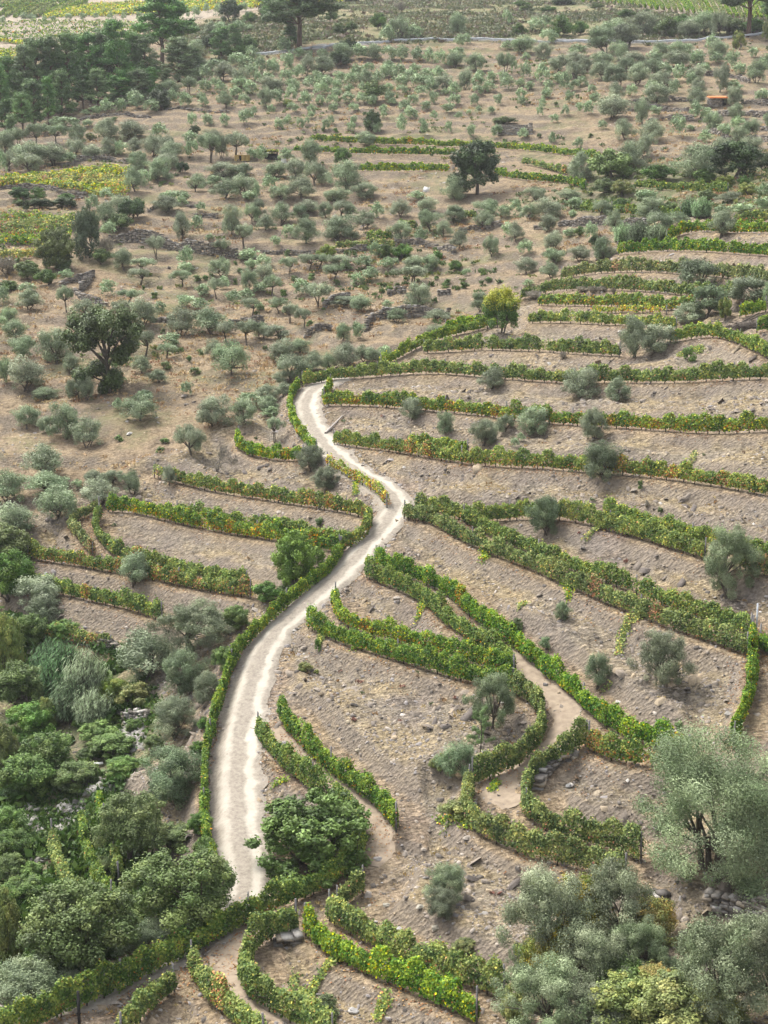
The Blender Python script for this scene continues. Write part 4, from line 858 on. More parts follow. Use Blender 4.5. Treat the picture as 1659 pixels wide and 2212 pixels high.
SHEETS[(1106, 432)] = '''30,50,80,90 120,80,110,90 250,60,160,110 400,25,100,60s 590,60,110,90 890,60,160,110s 250,150,120,100 30,210,90,110 80,310,90,80 265,270,100,110 95,430,120,90 270,370,130,90 250,460,110,90 440,350,120,90 670,140,100,120 510,210,80,100 370,215,80,50 440,210,60,60g 525,270,60,60d 390,90,50,40 730,225,130,100r 830,215,130,110r 930,225,130,100r 1150,60,110,110r 1230,60,110,110r 960,150,150,110 1070,130,140,80 590,320,120,120s 1365,160,150,140s 1480,60,130,60 1350,70,80,60 1620,30,90,70 1210,500,230,180D 1540,600,240,150D 1290,660,190,170D 1150,740,170,110s 785,900,150,230s 930,905,210,150s 445,1190,210,170s 685,1230,140,130s 1645,620,50,120D 1385,720,80,130y 100,540,70,40 140,620,110,60h 450,580,70,40h 520,580,70,40h 580,580,60,40h 655,590,35,40h 1150,1000,80,80b 330,1010,40,50h 700,30,100,60g 1010,50,100,60g'''
SHEETS[(0, 864)] = '''180,110,140,120 300,160,100,90 430,140,180,190s 560,210,170,170 765,30,60,70 920,60,200,140 1380,80,210,170s 1570,80,160,150 1240,260,160,170 300,400,230,180 60,560,190,180 320,540,250,130 370,670,230,180 110,770,200,170 610,505,110,80 720,505,130,80 640,600,210,150 850,540,110,140 1105,490,85,110 505,545,60,50D 880,1095,190,190s 270,1240,260,160s 1410,350,200,230x 1035,325,50,35b 770,250,50,35b 1070,265,50,30b 30,970,300,260L 70,1160,220,280G'''
SHEETS[(553, 864)] = '''130,190,100,110u 360,380,150,140Q 460,510,160,130Q 60,30,150,100 90,80,110,60 1015,60,130,120s 1225,155,100,130s 1485,210,170,140Q 1610,160,100,110 260,1030,270,340L 80,1240,170,120g 190,1240,110,80g 410,790,60,50b'''
SHEETS[(1106, 864)] = '''140,140,180,150s 530,160,160,170Q 580,400,220,240Q 220,740,180,220Q 1410,1030,330,370S 60,240,50,50D 15,275,50,60D 875,675,30,50h 960,715,30,40b 830,550,30,60b'''
SHEETS[(0, 1296)] = '''1290,160,430,270S 960,350,350,280s 1180,460,250,250Q 1340,570,180,200Q 1130,750,260,230Q 1130,1130,360,330Q 60,330,170,400Y 220,200,190,190G 720,600,190,160Y 870,620,190,140y 290,740,130,190Y 40,1000,170,340Y 290,60,190,150s 640,850,200,120l 740,940,220,130l 660,960,160,100G 120,560,260,260G 200,800,260,220G 330,1000,280,240G 260,560,240,200G 180,1150,300,240G 500,1150,250,170G 1450,380,140,130G 1540,120,160,150G 420,470,260,330r 560,520,230,330r 330,420,230,260r 600,700,220,200r 470,640,220,260r 60,1240,120,100r 420,200,160,120G 1000,930,110,90G 870,820,100,80G 1320,800,80,80g 1290,980,100,110G 800,1080,200,110G 560,1000,120,70g 480,1080,140,90l'''
SHEETS[(553, 1296)] = '''1510,640,290,340S 1455,860,160,330f 1290,1040,240,230w 320,435,85,65y 1180,1060,110,120y 390,465,30,25y 400,290,40,80b'''
SHEETS[(1106, 1296)] = '''320,70,100,110Q 555,450,150,210w 1000,370,370,330S 1320,1320,940,860H 1080,820,60,60b 205,280,70,80w 30,160,80,80g'''
SHEETS[(0, 1728)] = '''850,190,440,400A 1130,610,620,430A 520,840,640,520A 930,900,260,200Q 1090,840,230,170Q 180,1170,420,260Q 40,880,200,500Y 60,150,220,180G 100,300,200,180G 210,470,130,120l 150,600,220,170G 60,450,180,160G 430,560,120,90l 60,650,160,160G 1110,240,260,130G 1290,150,140,120G 1330,330,120,160G 700,440,150,120G 420,620,140,100g 1320,760,220,150G'''
SHEETS[(553, 1728)] = '''400,260,660,480F 1240,530,220,220Q 1200,660,180,170Q 450,1330,150,120g 90,480,50,40b 1340,950,140,90Y 1290,60,200,110y 1680,1350,170,260y'''
SHEETS[(1106, 1728)] = '''240,720,560,560S 640,700,460,520S 450,720,380,420B 260,960,330,330B 900,780,320,260B 830,970,360,330S 560,1020,460,380S 1370,1130,560,620S 1620,1080,520,640S 190,1290,560,400S 490,1350,480,330S 740,1340,420,330Y 1020,1350,480,380Y 1280,1390,320,260Y 1050,1090,110,130Q 60,1030,200,200S 690,1150,300,260G 900,1180,240,200B 1570,640,120,60B'''
PINES = '''40,770,90,180p 60,600,190,330p 160,560,190,380p 250,530,200,400p 345,520,190,400p 430,500,190,400p 500,480,180,370p 590,480,190,380p 680,450,200,380p 775,430,220,430p 870,440,180,330p 950,450,180,310p 790,600,180,150p 980,560,130,180p 70,860,90,160p 150,760,120,230p 220,700,150,270p 20,650,120,320p 320,680,110,260p 540,620,120,200p 900,570,150,180p 1075,250,330,400P 1150,410,220,240p 1250,410,120,140p 1440,300,130,180p 1530,290,120,190p 1080,520,80,110p 660,300,130,160p 110,640,130,260p 400,640,150,260p 640,600,150,220p'''
PINES2 = '''310,110,380,430P 110,40,160,190p 230,230,110,160p'''
PINES3 = '''1565,10,330,460P 1670,70,120,160p'''
NAMES = {'o': 'olive_tree', 'u': 'olive_tree', 's': 'olive_tree', 'D': 'olive_tree', 'S': 'olive_tree', 'Q': 'olive_tree'}
items = []
for (ox, oy), s in list(SHEETS.items()) + [((0, 0), PINES), ((553, 0), PINES2), ((1106, 0), PINES3)]:
    for q in s.split():
        kch = q[-1] if q[-1].isalpha() else 'o'
        a = [float(v) for v in (q[:-1] if q[-1].isalpha() else q).split(',')]
        items.append([ox + a[0] / 3, oy + a[1] / 3, a[2] / 3, a[3] / 3, kch])
FB = {'o': .54, 'u': .66, 's': .53, 'D': .55, 'S': .56, 'Q': .55, 'H': .56, 'p': .5, 'P': .5, 'c': .5, 'x': .5, 'A': .56, 'l': .52, 'L': .52}
HF = {'o': 1.12, 'u': 1.35, 's': 1.12, 'D': 1.12, 'S': 1.12, 'Q': 1.12, 'H': 1.12, 'A': 1.12}
for k in range(150):          # the grove goes on beyond both sides of the picture
    side = k % 2; yy = rng.uniform(100, 760) if side == 0 else rng.uniform(100, 470)
    sz = 18 + yy * .05 + rng.uniform(-3, 6); xx = rng.uniform(-330, -25) if side == 0 else rng.uniform(1690, 2050)
    items.append([xx, yy, sz, sz * .9, 'o'])
for k in range(14):
    yy = rng.uniform(860, 1900); sz = 36 + (yy - 800) * .05; items.append([rng.uniform(1730, 2020), yy, sz, sz, 'o'])
# olives: the three hundred that show largest stand alone
ol = [k for k, it in enumerate(items) if it[4] in 'ousDSQH' and -20 < it[0] < 1680]
order = sorted(ol, key=lambda k: -items[k][2] * items[k][3])
single = set(order[:298])
bx = np.array([it[0] for it in items]); by = np.array([it[1] + it[3] * FB.get(it[4], .48) for it in items])
PW = cast(bx, by)
# ---- labels
ZONES = [  # polygon box x0,y0,x1,y1 and a phrase, first match wins
 (0, 0, 420, 62, 'on the far pale slope above the pine wood'), (380, 0, 560, 100, 'on the scrubby slope right of the tallest left pine'),
 (560, 0, 1110, 92, 'on the scrub bank above the metal guard rail in the middle'), (1110, 0, 1700, 92, 'in the thicket above the guard rail on the right'),
 (380, 100, 600, 190, 'between the pine wood and the road'), (600, 92, 830, 180, 'just below the guard rail near the tall double-trunked pine'),
 (830, 92, 1110, 180, 'in the upper grove below the middle of the guard rail'), (1110, 92, 1320, 180, 'in the upper right grove below the guard rail'),
 (1320, 92, 1480, 190, 'above the small stone hut with orange roof'), (1480, 92, 1700, 200, 'near the single pine trunk at the right edge'),
 (180, 190, 420, 262, 'at the foot of the pine wood'), (420, 180, 700, 262, 'on the straw-coloured terraces left of the fruit tree'),
 (700, 180, 930, 290, 'around the round green fruit tree of the upper grove'), (930, 180, 1180, 290, 'on the terraces left of the ruined stone hut'),
 (1180, 180, 1420, 290, 'between the ruined hut and the orange-roofed hut'), (1420, 190, 1700, 320, 'on the stone terraces around the orange-roofed hut'),
 (0, 262, 160, 385, 'along the wall above the yellow left plot'), (160, 262, 420, 400, 'between the pine wood and the yellow plot'),
 (420, 262, 640, 400, 'around the yellow wooden crate'), (640, 290, 960, 400, 'below the two upper vine rows'),
 (1180, 290, 1700, 430, 'beside the big dark carob bush on the right'),
 (0, 400, 300, 620, 'around the slim dark holm oak left'), (300, 400, 560, 520, 'above the long curved dry stone wall'),
 (560, 400, 830, 520, 'in the middle grove above the yellow vine row'), (830, 400, 1110, 540, 'on the rocky ground right of the middle grove'),
 (1110, 400, 1340, 610, 'on the broken ground left of the pale reeds'), (1340, 400, 1700, 560, 'by the reeds in the green dip'),
 (280, 520, 560, 640, 'on the sandy open slope below the curved wall'), (560, 540, 830, 690, 'on the open tan slope above the upper road bend'),
 (830, 540, 1110, 700, 'left of the yellow-topped willow'), (0, 620, 140, 760, 'on the slope left of the big cork oak'),
 (300, 640, 560, 830, 'right of the big cork oak'), (0, 760, 290, 900, 'below the big cork oak'), (140, 600, 330, 770, 'beside the big cork oak crown'),
 (560, 690, 830, 830, 'in the strip just above the long vine row'), (290, 830, 660, 960, 'on the slope left of the upper road bend'),
 (0, 900, 230, 960, 'on the bare slope at the left edge'), (0, 960, 330, 1180, 'above the arrow-shaped tip of the left terraces')]
HAND = {}  # nearest crown centre -> label
for s in '''1151,910:grey-green olive tree standing on the bank under the long vine row, with two smaller bushes left
1283,917:rounded grey olive tree on the bank straight above the taller dark one
1299,997:dark round olive tree overlapping the vine row left of the widest right bank
1179,1110:upright egg-shaped dark olive tree on the bank in the middle right
1576,1207:large dark olive tree hiding part of a vine row near the right edge
1439,1420:broad olive tree on slanting stems on the stony bank below the pair of vine rows
1056,1509:dense egg-shaped grey olive tree inside the curving vine row
1546,1736:huge pale grey-green olive tree at the right edge covering the vine row end
1254,839:olive tree leaning over the bank just under the long vine row
1334,842:small conical olive tree right of the leaning one
1060,818:small grey olive tree at the foot of the long vine row
890,884:small round olive tree hanging over the vine row in the upper terraces
961,915:small dark round olive tree alone on the bank
1048,934:spreading low olive tree on the bank beside a slimmer one
1090,917:slim pale olive tree beside the spreading low one
1126,944:small dark olive tuft below the leaning trunk
1111,955:lowest of the small dark olive tufts
673,990:upper one of two round olive trees left of the narrow road
706,1034:lower one of two round olive trees left of the narrow road
596,927:small upright olive tree on a thin trunk between two vine rows near the road
293,1229:small grey olive tree growing through the vine row on the left terraces
90,1277:broad grey olive tree at the left end of the lowest left vine row
368,1027:narrow pointed olive sapling in front of the left vine row
1367,732:tall left half of the double olive tree on the right bank
1416,733:rounder right half of the double olive tree on the right bank
1509,598:big dense dark olive tree among the upper right vine rows
1619,632:wide dark olive clump at the right edge above the brushwood
1536,652:dark olive tree above the bright yellow vine tuft
1489,678:pale leafy olive bush left of the bright yellow vine tuft
1561,485:round grey olive tree in front of the upper orange vine row
430,1349:widest grey-green olive clump beside the track on the left
320,1412:hazy grey olive tree between the reeds and the wide clump
393,1449:grey olive tree with upright shoots below the wide clump
447,1486:small dark olive bush touching the track hedge
377,1546:rounded olive bush above the dry leaf bank
377,1673:dark olive tree left of the track hedge above the apple tree
310,2028:left half of the grey olive shrub between the apple trees
363,2008:right half of the grey olive shrub between the apple trees
60,2118:low olive tree at the bottom left corner above the white track
966,1904:upper part of the small dark olive shrub on the rock slope
953,1948:lower part of the small dark olive shrub on the rock slope
1212,1319:tiny dark upright olive bush on the bare bank above the long hedge
1186,1968:tall wispy olive tree below the thick vine row at the bottom right
1319,1961:wispy olive tree mixed with the orange-brown shrub
1562,2104:pale olive tree at the bottom left of the corner thicket
1646,2088:pale olive tree filling the bottom right corner
1169,2158:silvery olive tree left along the bottom right edge
1269,2178:silvery olive tree between the yellow trees along the bottom
1382,2051:silvery olive tree in front of the rusty shrub
1292,2068:silvery olive tree in the middle of the bottom right thicket
1456,2091:small upright olive sprig above the yellow-green trees
1126,2071:low olive tree at the end of the lowest vine pair'''.split('\n'):
    a, b = s.split(':', 1); HAND[tuple(float(v) for v in a.split(','))] = b
KW = {'g': ('green_bush', 'green bush', 'bush'), 'd': ('evergreen_bush', 'dark evergreen bush', 'bush'), 'l': ('leafy_tree', 'light green leafy tree', 'tree'), 'y': ('yellow_green_bush', 'yellow-green bush', 'bush'),
      'k': ('evergreen_oak', 'big dark round evergreen oak', 'tree'), 'L': ('broadleaf_tree', 'fresh green broadleaf tree', 'tree'), 'F': ('fig_tree', 'large dark leafy fig tree spilling over the bank beside the track', 'tree'),
      'A': ('apple_tree', 'round apple tree', 'tree'), 'G': ('wild_shrub', 'dark green wild shrub', 'shrub'), 'Y': ('yellow_leaved_tree', 'yellow-green leafy tree', 'tree'),
      'B': ('autumn_shrub', 'orange-brown autumn shrub', 'shrub'), 'w': ('broom_shrub', 'feathery grey-green broom shrub', 'shrub'), 'T': ('willow_bush', 'tall willow bush with yellow top on the upper terraces', 'bush'),
      'x': ('bare_tree', 'bare grey leafless tree beside the left terraces', 'tree'), 'h': ('dead_shrub', 'dead grey shrub', 'shrub'), 'p': ('pine_tree', 'pine tree', 'pine'), 'P': ('pine_tree', 'tall pine', 'pine'),
      'c': ('cork_oak', 'big open-crowned cork oak with a dark trunk on the left slope', 'tree'), 't': ('holm_oak', 'slim dark holm oak beside the yellow plot', 'tree'), 'r': ('giant_reed', 'clump of giant reeds', 'reed'),
      'f': ('feathery_sapling', 'feathery light green sapling in front of the egg-shaped olive tree', 'tree'), 'b': ('low_bush', 'low green bush', 'bush')}
TERR = [(0, 1180, 340, 1480, 'at the top of the green hollow on the left'), (340, 1180, 620, 1500, 'beside the track hedge above the hollow'), (0, 1480, 180, 1760, 'at the left edge of the green hollow'), (180, 1480, 480, 1760, 'in the middle of the green hollow'),
        (0, 1760, 200, 2300, 'in the lower left corner of the hollow'), (200, 1760, 500, 2300, 'around the apple trees in the hollow'), (500, 1760, 900, 2300, 'near the foot of the track'), (900, 1700, 1700, 2400, 'in the bottom right thicket'),
        (560, 820, 1110, 1300, 'on the upper terraces near the road'), (1110, 560, 1700, 1100, 'on the upper right terraces'), (560, 1300, 1110, 1760, 'on the wide bare bank'), (1110, 1100, 1700, 1760, 'on the stony banks at the right'), (960, 200, 1200, 300, 'by the ruined stone hut'), (960, 300, 1200, 400, 'at the right end of the upper vine rows')]
def zone_of(x, y):
    for a, b, c, d, s in ZONES + TERR:
        if a <= x <= c and b <= y <= d: return s
    return 'between the terraces'
byz = {}
for k, it in enumerate(items):
    if it[4] == 'h' or it[4] == 'b' or k in single or it[4] not in 'ousDSQH':
        fam = 'o' if it[4] in 'ousDSQH' else it[4]
        if k in single or fam != 'o': byz.setdefault((fam, zone_of(it[0], it[1])), []).append(k)
LABEL = {}
for (fam, z), ks in byz.items():
    base = 'grey-green olive tree' if fam == 'o' else KW[fam][1]
    if fam in 'FTxctf': 
        for k in ks: LABEL[k] = KW[fam][1]
        continue
    pre = base.split()[0] in ('tall',)
    left = list(ks)
    def take(word, key):
        if len(left) > 1:
            k = max(left, key=key); left.remove(k); LABEL[k] = ('%s %s %s' % (word, base, z)) if not word.endswith(' of') else LABEL.get(k)
    if len(ks) == 1: LABEL[ks[0]] = 'lone %s %s' % (base, z); continue
    take('largest', lambda k: items[k][2] * items[k][3])
    take('leftmost', lambda k: -items[k][0]); take('rightmost', lambda k: items[k][0])
    take('topmost', lambda k: -items[k][1]); take('lowest', lambda k: items[k][1])
    take('smallest', lambda k: -items[k][2] * items[k][3])
    if len(left) > 3:
        take('second leftmost', lambda k: -items[k][0]); take('second rightmost', lambda k: items[k][0])
    if len(left) == 1: LABEL[left[0]] = 'middle-sized %s %s' % (base, z)
    else:
        for k in left: LABEL[k] = 'one of several %ss %s' % (base, z) if not base.endswith('s') else base + ' ' + z
for (hx, hy), lab in HAND.items():
    k = min((k for k in single), key=lambda k: (items[k][0] - hx)**2 + (items[k][1] - hy)**2)
    LABEL[k] = lab
stuff_V = []; stuff_F = []; stuff_C = []; nV = 0
far_src = None
for k, it in enumerate(items):
    cx, cy, w, h, kind = it
    p = PW[k]; d = dist(p); s = d / (FOC * CW); W = w * s; Hh = h * s * HF.get(kind, 1.06)
    if kind in 'ousD' and kind != 'D':
        if kind == 'o' and rng.random() < .12 and d < 260: kind = 'u' if False else 'o'
    rz = rng.uniform(0, 6.28)
    if kind in 'ox': rz = rng.uniform(0, 6.28)
    W *= 1.08 if d > 130 else 1.03; Hh *= 1.06 if d > 130 else 1.0
    if kind in 'ousDSQH' and k not in single:
        src = PR['o'][k % 7].children[0].data
        if src.name not in used or True:
            nq = len(src.polygons); n = 700 if -20 < cx < 1680 else 2600; ids = rng.choice(nq, n, replace=False)
            co = np.empty(len(src.vertices) * 3, np.float32); src.vertices.foreach_get('co', co); co = co.reshape(-1, 4, 3)[ids]
            cc = np.empty(nq * 4, np.float32); src.attributes['lc'].data.foreach_get('color', cc); cc = cc.reshape(-1, 4)[ids, :3]
            cen = co.mean(1, keepdims=True); co = cen + (co - cen) * (3.0 if n == 700 else 1.6)
            ca, sa = math.cos(rz), math.sin(rz)
            x = co[..., 0] * ca - co[..., 1] * sa; y = co[..., 0] * sa + co[..., 1] * ca
            V = np.stack([x * W + p[0], y * W + p[1], co[..., 2] * Hh + p[2]], -1).reshape(-1, 3)
            stuff_V.append(V); stuff_C.append(cc * rng.uniform(.9, 1.3)); nV += len(V)
        continue
    pr = PR[kind]; r = pr[k % len(pr)]
    if id(r) in used: root = copy_tree(r, p, rz, (W, W, Hh))
    else: root = r; used.add(id(r)); r.location = p; r.rotation_euler = (0, 0, rz); r.scale = (W, W, Hh)
    if kind in 'cfxP': root.rotation_euler = (0, 0, 0)
    root.location.z -= .03 * Hh
    if kind in 'ousDSQH':
        root.name = 'olive_tree'; tag(root, LABEL[k], 'olive tree', 'olive trees ' + zone_of(cx, cy))
    else:
        nm, lb, cat = KW[kind]; root.name = nm; tag(root, LABEL[k], cat, lb.split(' with ')[0] + 's ' + zone_of(cx, cy) if kind not in 'FTxctf' else None)
if stuff_V:
    V = np.concatenate(stuff_V); o = obj('distant_olive_trees', mesh_np('distant_olive_trees', V, np.arange(len(V)), 4, M['leaf'], np.concatenate(stuff_C)))
    tag(o, 'smallest pale olive trees scattered through the far grove and past its edges', 'olive trees', kind='stuff')
for o in scene.objects:
    if o.get('label') and len(o['label'].split()) > 16: print('LONG', o['label'])
for kk, lst in PR.items():
    for r in lst:
        if id(r) not in used and r.location.z < -400:
            for c in list(r.children): bpy.data.objects.remove(c)
            bpy.data.objects.remove(r)
# ------------------------------------------------------------------ dry stone walls and ledges
STC = np.array([(.22, .20, .175), (.30, .275, .24), (.16, .145, .125), (.36, .31, .24), (.40, .38, .35), (.12, .11, .10)])
def wall(line, h, lab, thick=.5, rough=.05, st=None, name='dry_stone_wall'):
    L = pts(line); P = cast(L[:, 0], L[:, 1]); Q, ln = resample(P, .4); Q[:, 2] = hz(Q[:, 0], Q[:, 1]); org = Q[0].copy()
    d = dist(org); L0 = st or max(.32, d * .0014); hs = L0 * .38; b = MB()
    t = unit(np.gradient(Q[:, :2], axis=0)); rows = max(2, int((h + .3) / hs))
    for r in range(rows):
        s = rng.random() * L0
        while s < ln:
            l = L0 * rng.uniform(.6, 1.5); f = (s + l / 2) / ln * (len(Q) - 1)
            if f >= len(Q) - 1: break
            i = int(f); q = Q[i] - org; top = h * (.8 + .35 * vnoise(np.array(s / 2.5), np.array(0.)) + .1 * rng.random())
            z = -.3 + (r + .5) * hs
            if z < top:
                rz = math.atan2(t[i, 1], t[i, 0])
                b.box((q[0] + rough * rng.normal(), q[1] + rough * rng.normal(), q[2] + z), (l * .97, thick * rng.uniform(.8, 1.15), hs * rng.uniform(.8, 1.15)), rz + rng.normal() * .1, rng.normal() * .09, STC[rng.integers(0, 6)] * rng.uniform(.8, 1.2))
            s += l
    if b.n == 0: return
    o = obj(name, b.me(name, M['stone'])); o.location = org; tag(o, lab, 'stone wall', 'dry stone walls')
G_ = (0, 432)
def sh(ox, oy, s): return ' '.join('%g,%g' % (ox + float(q.split(',')[0]) / 3, oy + float(q.split(',')[1]) / 3) for q in s.split())
wall(sh(553, 432, '30,350 200,355 420,350 600,335 730,322'), .9, 'low dry stone wall under the yellow vine row in the middle grove')
wall(sh(553, 432, '800,320 880,290 1000,292 1150,312 1290,355'), 1.0, 'light curved stone wall right of the yellow vine row')
wall(sh(0, 432, '710,275 830,272 950,280 1100,310 1250,345 1400,360 1550,375'), 2.0, 'long tall curved dry stone wall across the left grove')
wall(sh(0, 432, '390,560 450,530 520,525 620,490'), 1.0, 'stone wall along the top of the ruined square enclosure')
wall(sh(0, 432, '485,590 520,640 600,662 700,692'), .8, 'bottom wall of the ruined square enclosure')
wall(sh(0, 432, '590,505 560,560 520,600'), 1.3, 'side wall inside the ruined square enclosure')
wall(sh(0, 0, '500,790 600,765 700,750 850,745 980,765'), .7, 'broken stone wall below the foot of the pine wood')
wall(sh(0, 0, '1080,715 1250,722 1370,730 1490,735'), .8, 'thin stone wall right of the pine wood foot')
wall(sh(0, 0, '400,1085 500,1055 600,1040 720,1030 830,1065'), 1.1, 'stone wall along the top of the yellow plot')
wall(sh(0, 0, '0,1230 200,1232 400,1258 560,1285'), 1.2, 'stone wall along the bottom of the yellow plot')
wall(sh(1106, 432, '310,165 500,158 650,160 880,172'), 1.2, 'dark stone wall left of the pale reeds')
wall(sh(1106, 432, '150,190 190,180 240,195'), .9, 'short piece of stone wall under the grey olive left of the reeds')
wall(sh(1106, 0, '750,668 900,664 1050,652 1170,658'), 1.2, 'stone terrace wall left of the orange-roofed hut, highest one')
wall(sh(1106, 0, '750,718 950,708 1150,728'), 1.1, 'stone terrace wall left of the orange-roofed hut, second one down')
wall(sh(1106, 0, '880,785 1050,778 1190,782'), 1.0, 'stone terrace wall left of the orange-roofed hut, lowest one')
wall(sh(1106, 0, '1290,738 1400,755 1500,750 1659,760'), 1.2, 'stone terrace wall directly below the orange-roofed hut')
wall(sh(1106, 0, '1480,668 1560,670 1700,680'), 1.1, 'stone terrace wall right of the orange-roofed hut')
wall(sh(1106, 0, '1240,860 1400,910 1600,920 1700,925'), 1.1, 'stone terrace wall above the big dark carob bush')
wall(sh(1106, 0, '1140,500 1300,490 1430,500 1540,540'), 1.0, 'crumbling stone wall above the orange-roofed hut')
wall(sh(1106, 0, '1590,840 1640,845 1700,850'), 1.3, 'dark wall piece at the right edge above the carob bush')
wall(sh(553, 432, '860,620 900,608 980,605'), 1.4, 'dark ledge of stones left of the dense round olive tree')
wall(sh(553, 432, '440,700 470,665 540,650 620,645'), 1.0, 'dark hollow ledge under the low open olive tree')
wall(sh(553, 432, '715,850 730,800 850,770 1000,750 1150,752 1260,760'), 1.5, 'long crumbling brown ledge above the upper vine curtain')
wall(sh(553, 432, '320,890 380,855 500,850'), 1.2, 'short dark ledge above the grey olives on the ridge')
wall(sh(553, 432, '1190,610 1270,612'), 1.0, 'tiny dark stone block on the open slope')
wall(sh(553, 432, '1320,195 1420,178 1600,165'), .8, 'light stone row left of the pale grove trees')
wall(sh(0, 432, '980,790 1050,790 1110,800'), 1.0, 'small stone ledge between two olive trees left')
wall(sh(0, 432, '1490,800 1570,795 1659,800 1720,800'), 1.0, 'dark stone ledge on the left slope under the umbrella-shaped olives')
wall(sh(0, 432, '960,75 1000,55 1040,50'), .9, 'stub of stone wall above the big evergreen clump')
wall(sh(0, 432, '1210,45 1290,50'), .8, 'short stone wall below the middle grove trees')
wall(sh(0, 432, '1250,108 1330,105 1420,120'), .8, 'low stone row on the grove slope above the earth track')
wall(sh(1106, 1728, '1270,690 1400,705 1520,745 1660,775 1760,800'), 1.5, 'big grey slate wall in the bottom right under the huge olive tree', thick=.6, st=.38)
wall(sh(1106, 1728, '900,615 950,640 1010,690'), .9, 'small heap of grey slabs at the end of the earth path', thick=.6, st=.4)
wall(sh(1106, 1296, '390,1005 300,1040 240,1090 190,1150 150,1240'), .9, 'loose pale stone pile inside the curling vine row', thick=.8, st=.42)
wall(sh(0, 1296, '250,225 400,255 550,290 700,325 800,360'), 1.0, 'grey slate wall above the reeds on the left')
wall(sh(0, 1296, '780,755 880,748 980,765'), .8, 'short stone ledge in the green hollow')
wall(sh(553, 1728, '150,920 230,890 320,895'), .7, 'flat slate heap on top of the lowest stony mound', thick=.8, st=.45)
# ------------------------------------------------------------------ loose things
def at_px(x, y): return cast(x, y)[0]
def lumpy(sx, sy, sz, seed, mat, col, name):
    import bmesh
    bm = bmesh.new(); bmesh.ops.create_icosphere(bm, subdivisions=3, radius=1)
    for v in bm.verts:
        c = v.co; f = 1 + .22 * math.sin(3.1 * c.x + seed) * math.cos(2.7 * c.y + seed * 2) + .12 * math.sin(7 * c.z + seed); c *= f
        for n in ((.8, .2, .55), (-.6, .5, .6), (.1, -.9, .4), (-.3, -.4, .86)):
            nv = Vector(n).normalized(); dd = c.dot(nv)
            if dd > .72: c -= nv * (dd - .72)
        v.co = Vector((c.x * sx, c.y * sy, c.z * sz))
    me = bpy.data.meshes.new(name); bm.to_mesh(me); bm.free(); me.materials.append(mat)
    at = me.attributes.new('lc', 'FLOAT_COLOR', 'FACE'); at.data.foreach_set('color', np.tile((*col, 1), len(me.polygons)).astype(np.float32)); return me
for x, y, w, c, lab in [(763, 2178, 22, (.46, .45, .43), 'pale pointed slab in the lowest stony mound'), (908, 1955, 16, (.38, .36, .30), 'large greenish boulder in the rock slope left of the dark shrub'), (863, 2003, 14, (.44, .43, .41), 'pale boulder just above the lowest vine pair'),
                     (835, 1952, 14, (.36, .34, .28), 'rounded boulder on the rock slope, left of the largest one'), (942, 2000, 16, (.38, .35, .28), 'jagged boulder below the dark shrub on the rock slope'), (773, 1618, 13, (.40, .35, .26), 'tan slab on the wide bare bank, lower one'), (753, 1556, 12, (.42, .36, .26), 'tan slab on the wide bare bank, upper one'),
                     (1573, 1538, 18, (.34, .32, .29), 'grey boulder beside the vertical vine row at the right'), (1229, 1693, 14, (.30, .30, .29), 'bluish boulder above the thick vine row with orange leaves'), (1292, 1708, 20, (.44, .37, .27), 'tan boulder above the thick vine row'),
                     (816, 1852, 18, (.34, .32, .30), 'grey rock at the edge of the path below the fig tree'), (1420, 1785, 16, (.30, .29, .27), 'flat dark rock left of the huge olive trunk'), (1530, 2003, 24, (.42, .41, .39), 'lichen-white boulder below the slate wall'), (1413, 1932, 14, (.26, .25, .23), 'boulder on top of the slab heap'),
                     (155, 2100, 36, (.30, .28, .25), 'big grey boulder behind the apple tree trunk at the bottom left'), (280, 934, 12, (.5, .48, .44), 'flat white slab on the bare left slope'), (70, 2205, 34, (.28, .27, .25), 'dark boulder in the bottom left corner'), (99, 1236, 8, (.6, .6, .58), 'small white stone on the lower left bank'), (870, 1120, 0, 0, '')]:
    if w == 0: continue
    p = at_px(x, y + w * .3); s = dist(p) / (FOC * CW) * w / 2
    o = obj('boulder', lumpy(s * 1.15, s * .9, s * .75, x, M['stone'], c, 'boulder')); o.location = p + np.array([0, 0, s * .15]); o.rotation_euler = (.2, .1, x); tag(o, lab, 'boulder')
# metal crash barrier beside the upper road
L = pts(sh(553, 0, '-20,362 70,355 170,345 250,335 350,322 450,308 550,298 650,290 800,282 900,272 1000,268 1200,264 1390,260 1500,262 1659,268') + ' ' + sh(1106, 0, '100,271 300,275 480,275 700,279 900,281 1100,276 1250,266 1400,252 1550,238 1659,226 1760,215'))
Q, ln = resample(cast(L[:, 0], L[:, 1] + 1.5), 1.0); Q[:, 2] = hz(Q[:, 0], Q[:, 1]); org = Q[0].copy(); Qo = Q - org
gr = empty('guard_rail', org); tag(gr, 'long galvanised metal guard rail along the hidden upper road', 'guard rail')
rb = MB()
for dz_, r_ in ((.50, .10), (.72, .10), (.61, .06)): rb.tube(Qo + np.array([0, -.06 if dz_ != .61 else 0, dz_]), [r_ * 1.25] * len(Qo), 5)
obj('rail_beam', rb.me('rail_beam', M['metal'], True), gr)
pb = MB(); pb.box((0, .1, .35), (.12, .14, .9)); pb.box((0, .03, .6), (.1, .1, .2)); pm = pb.me('rail_post', M['metal'])
npst = min(96, int(ln / 4))
for k in range(npst):
    o = obj('rail_post', pm, gr); o.location = Qo[int(k / npst * len(Qo))]
def roadstrip():
    P = Q.copy(); P[:, 1] += 2.6; strip('upper_road', P, 2.0, .06, M['asphalt'], .02)
M['asphalt'] = noise_mat('grey_asphalt', (.10, .10, .10), (.16, .16, .155), 3)
roadstrip()
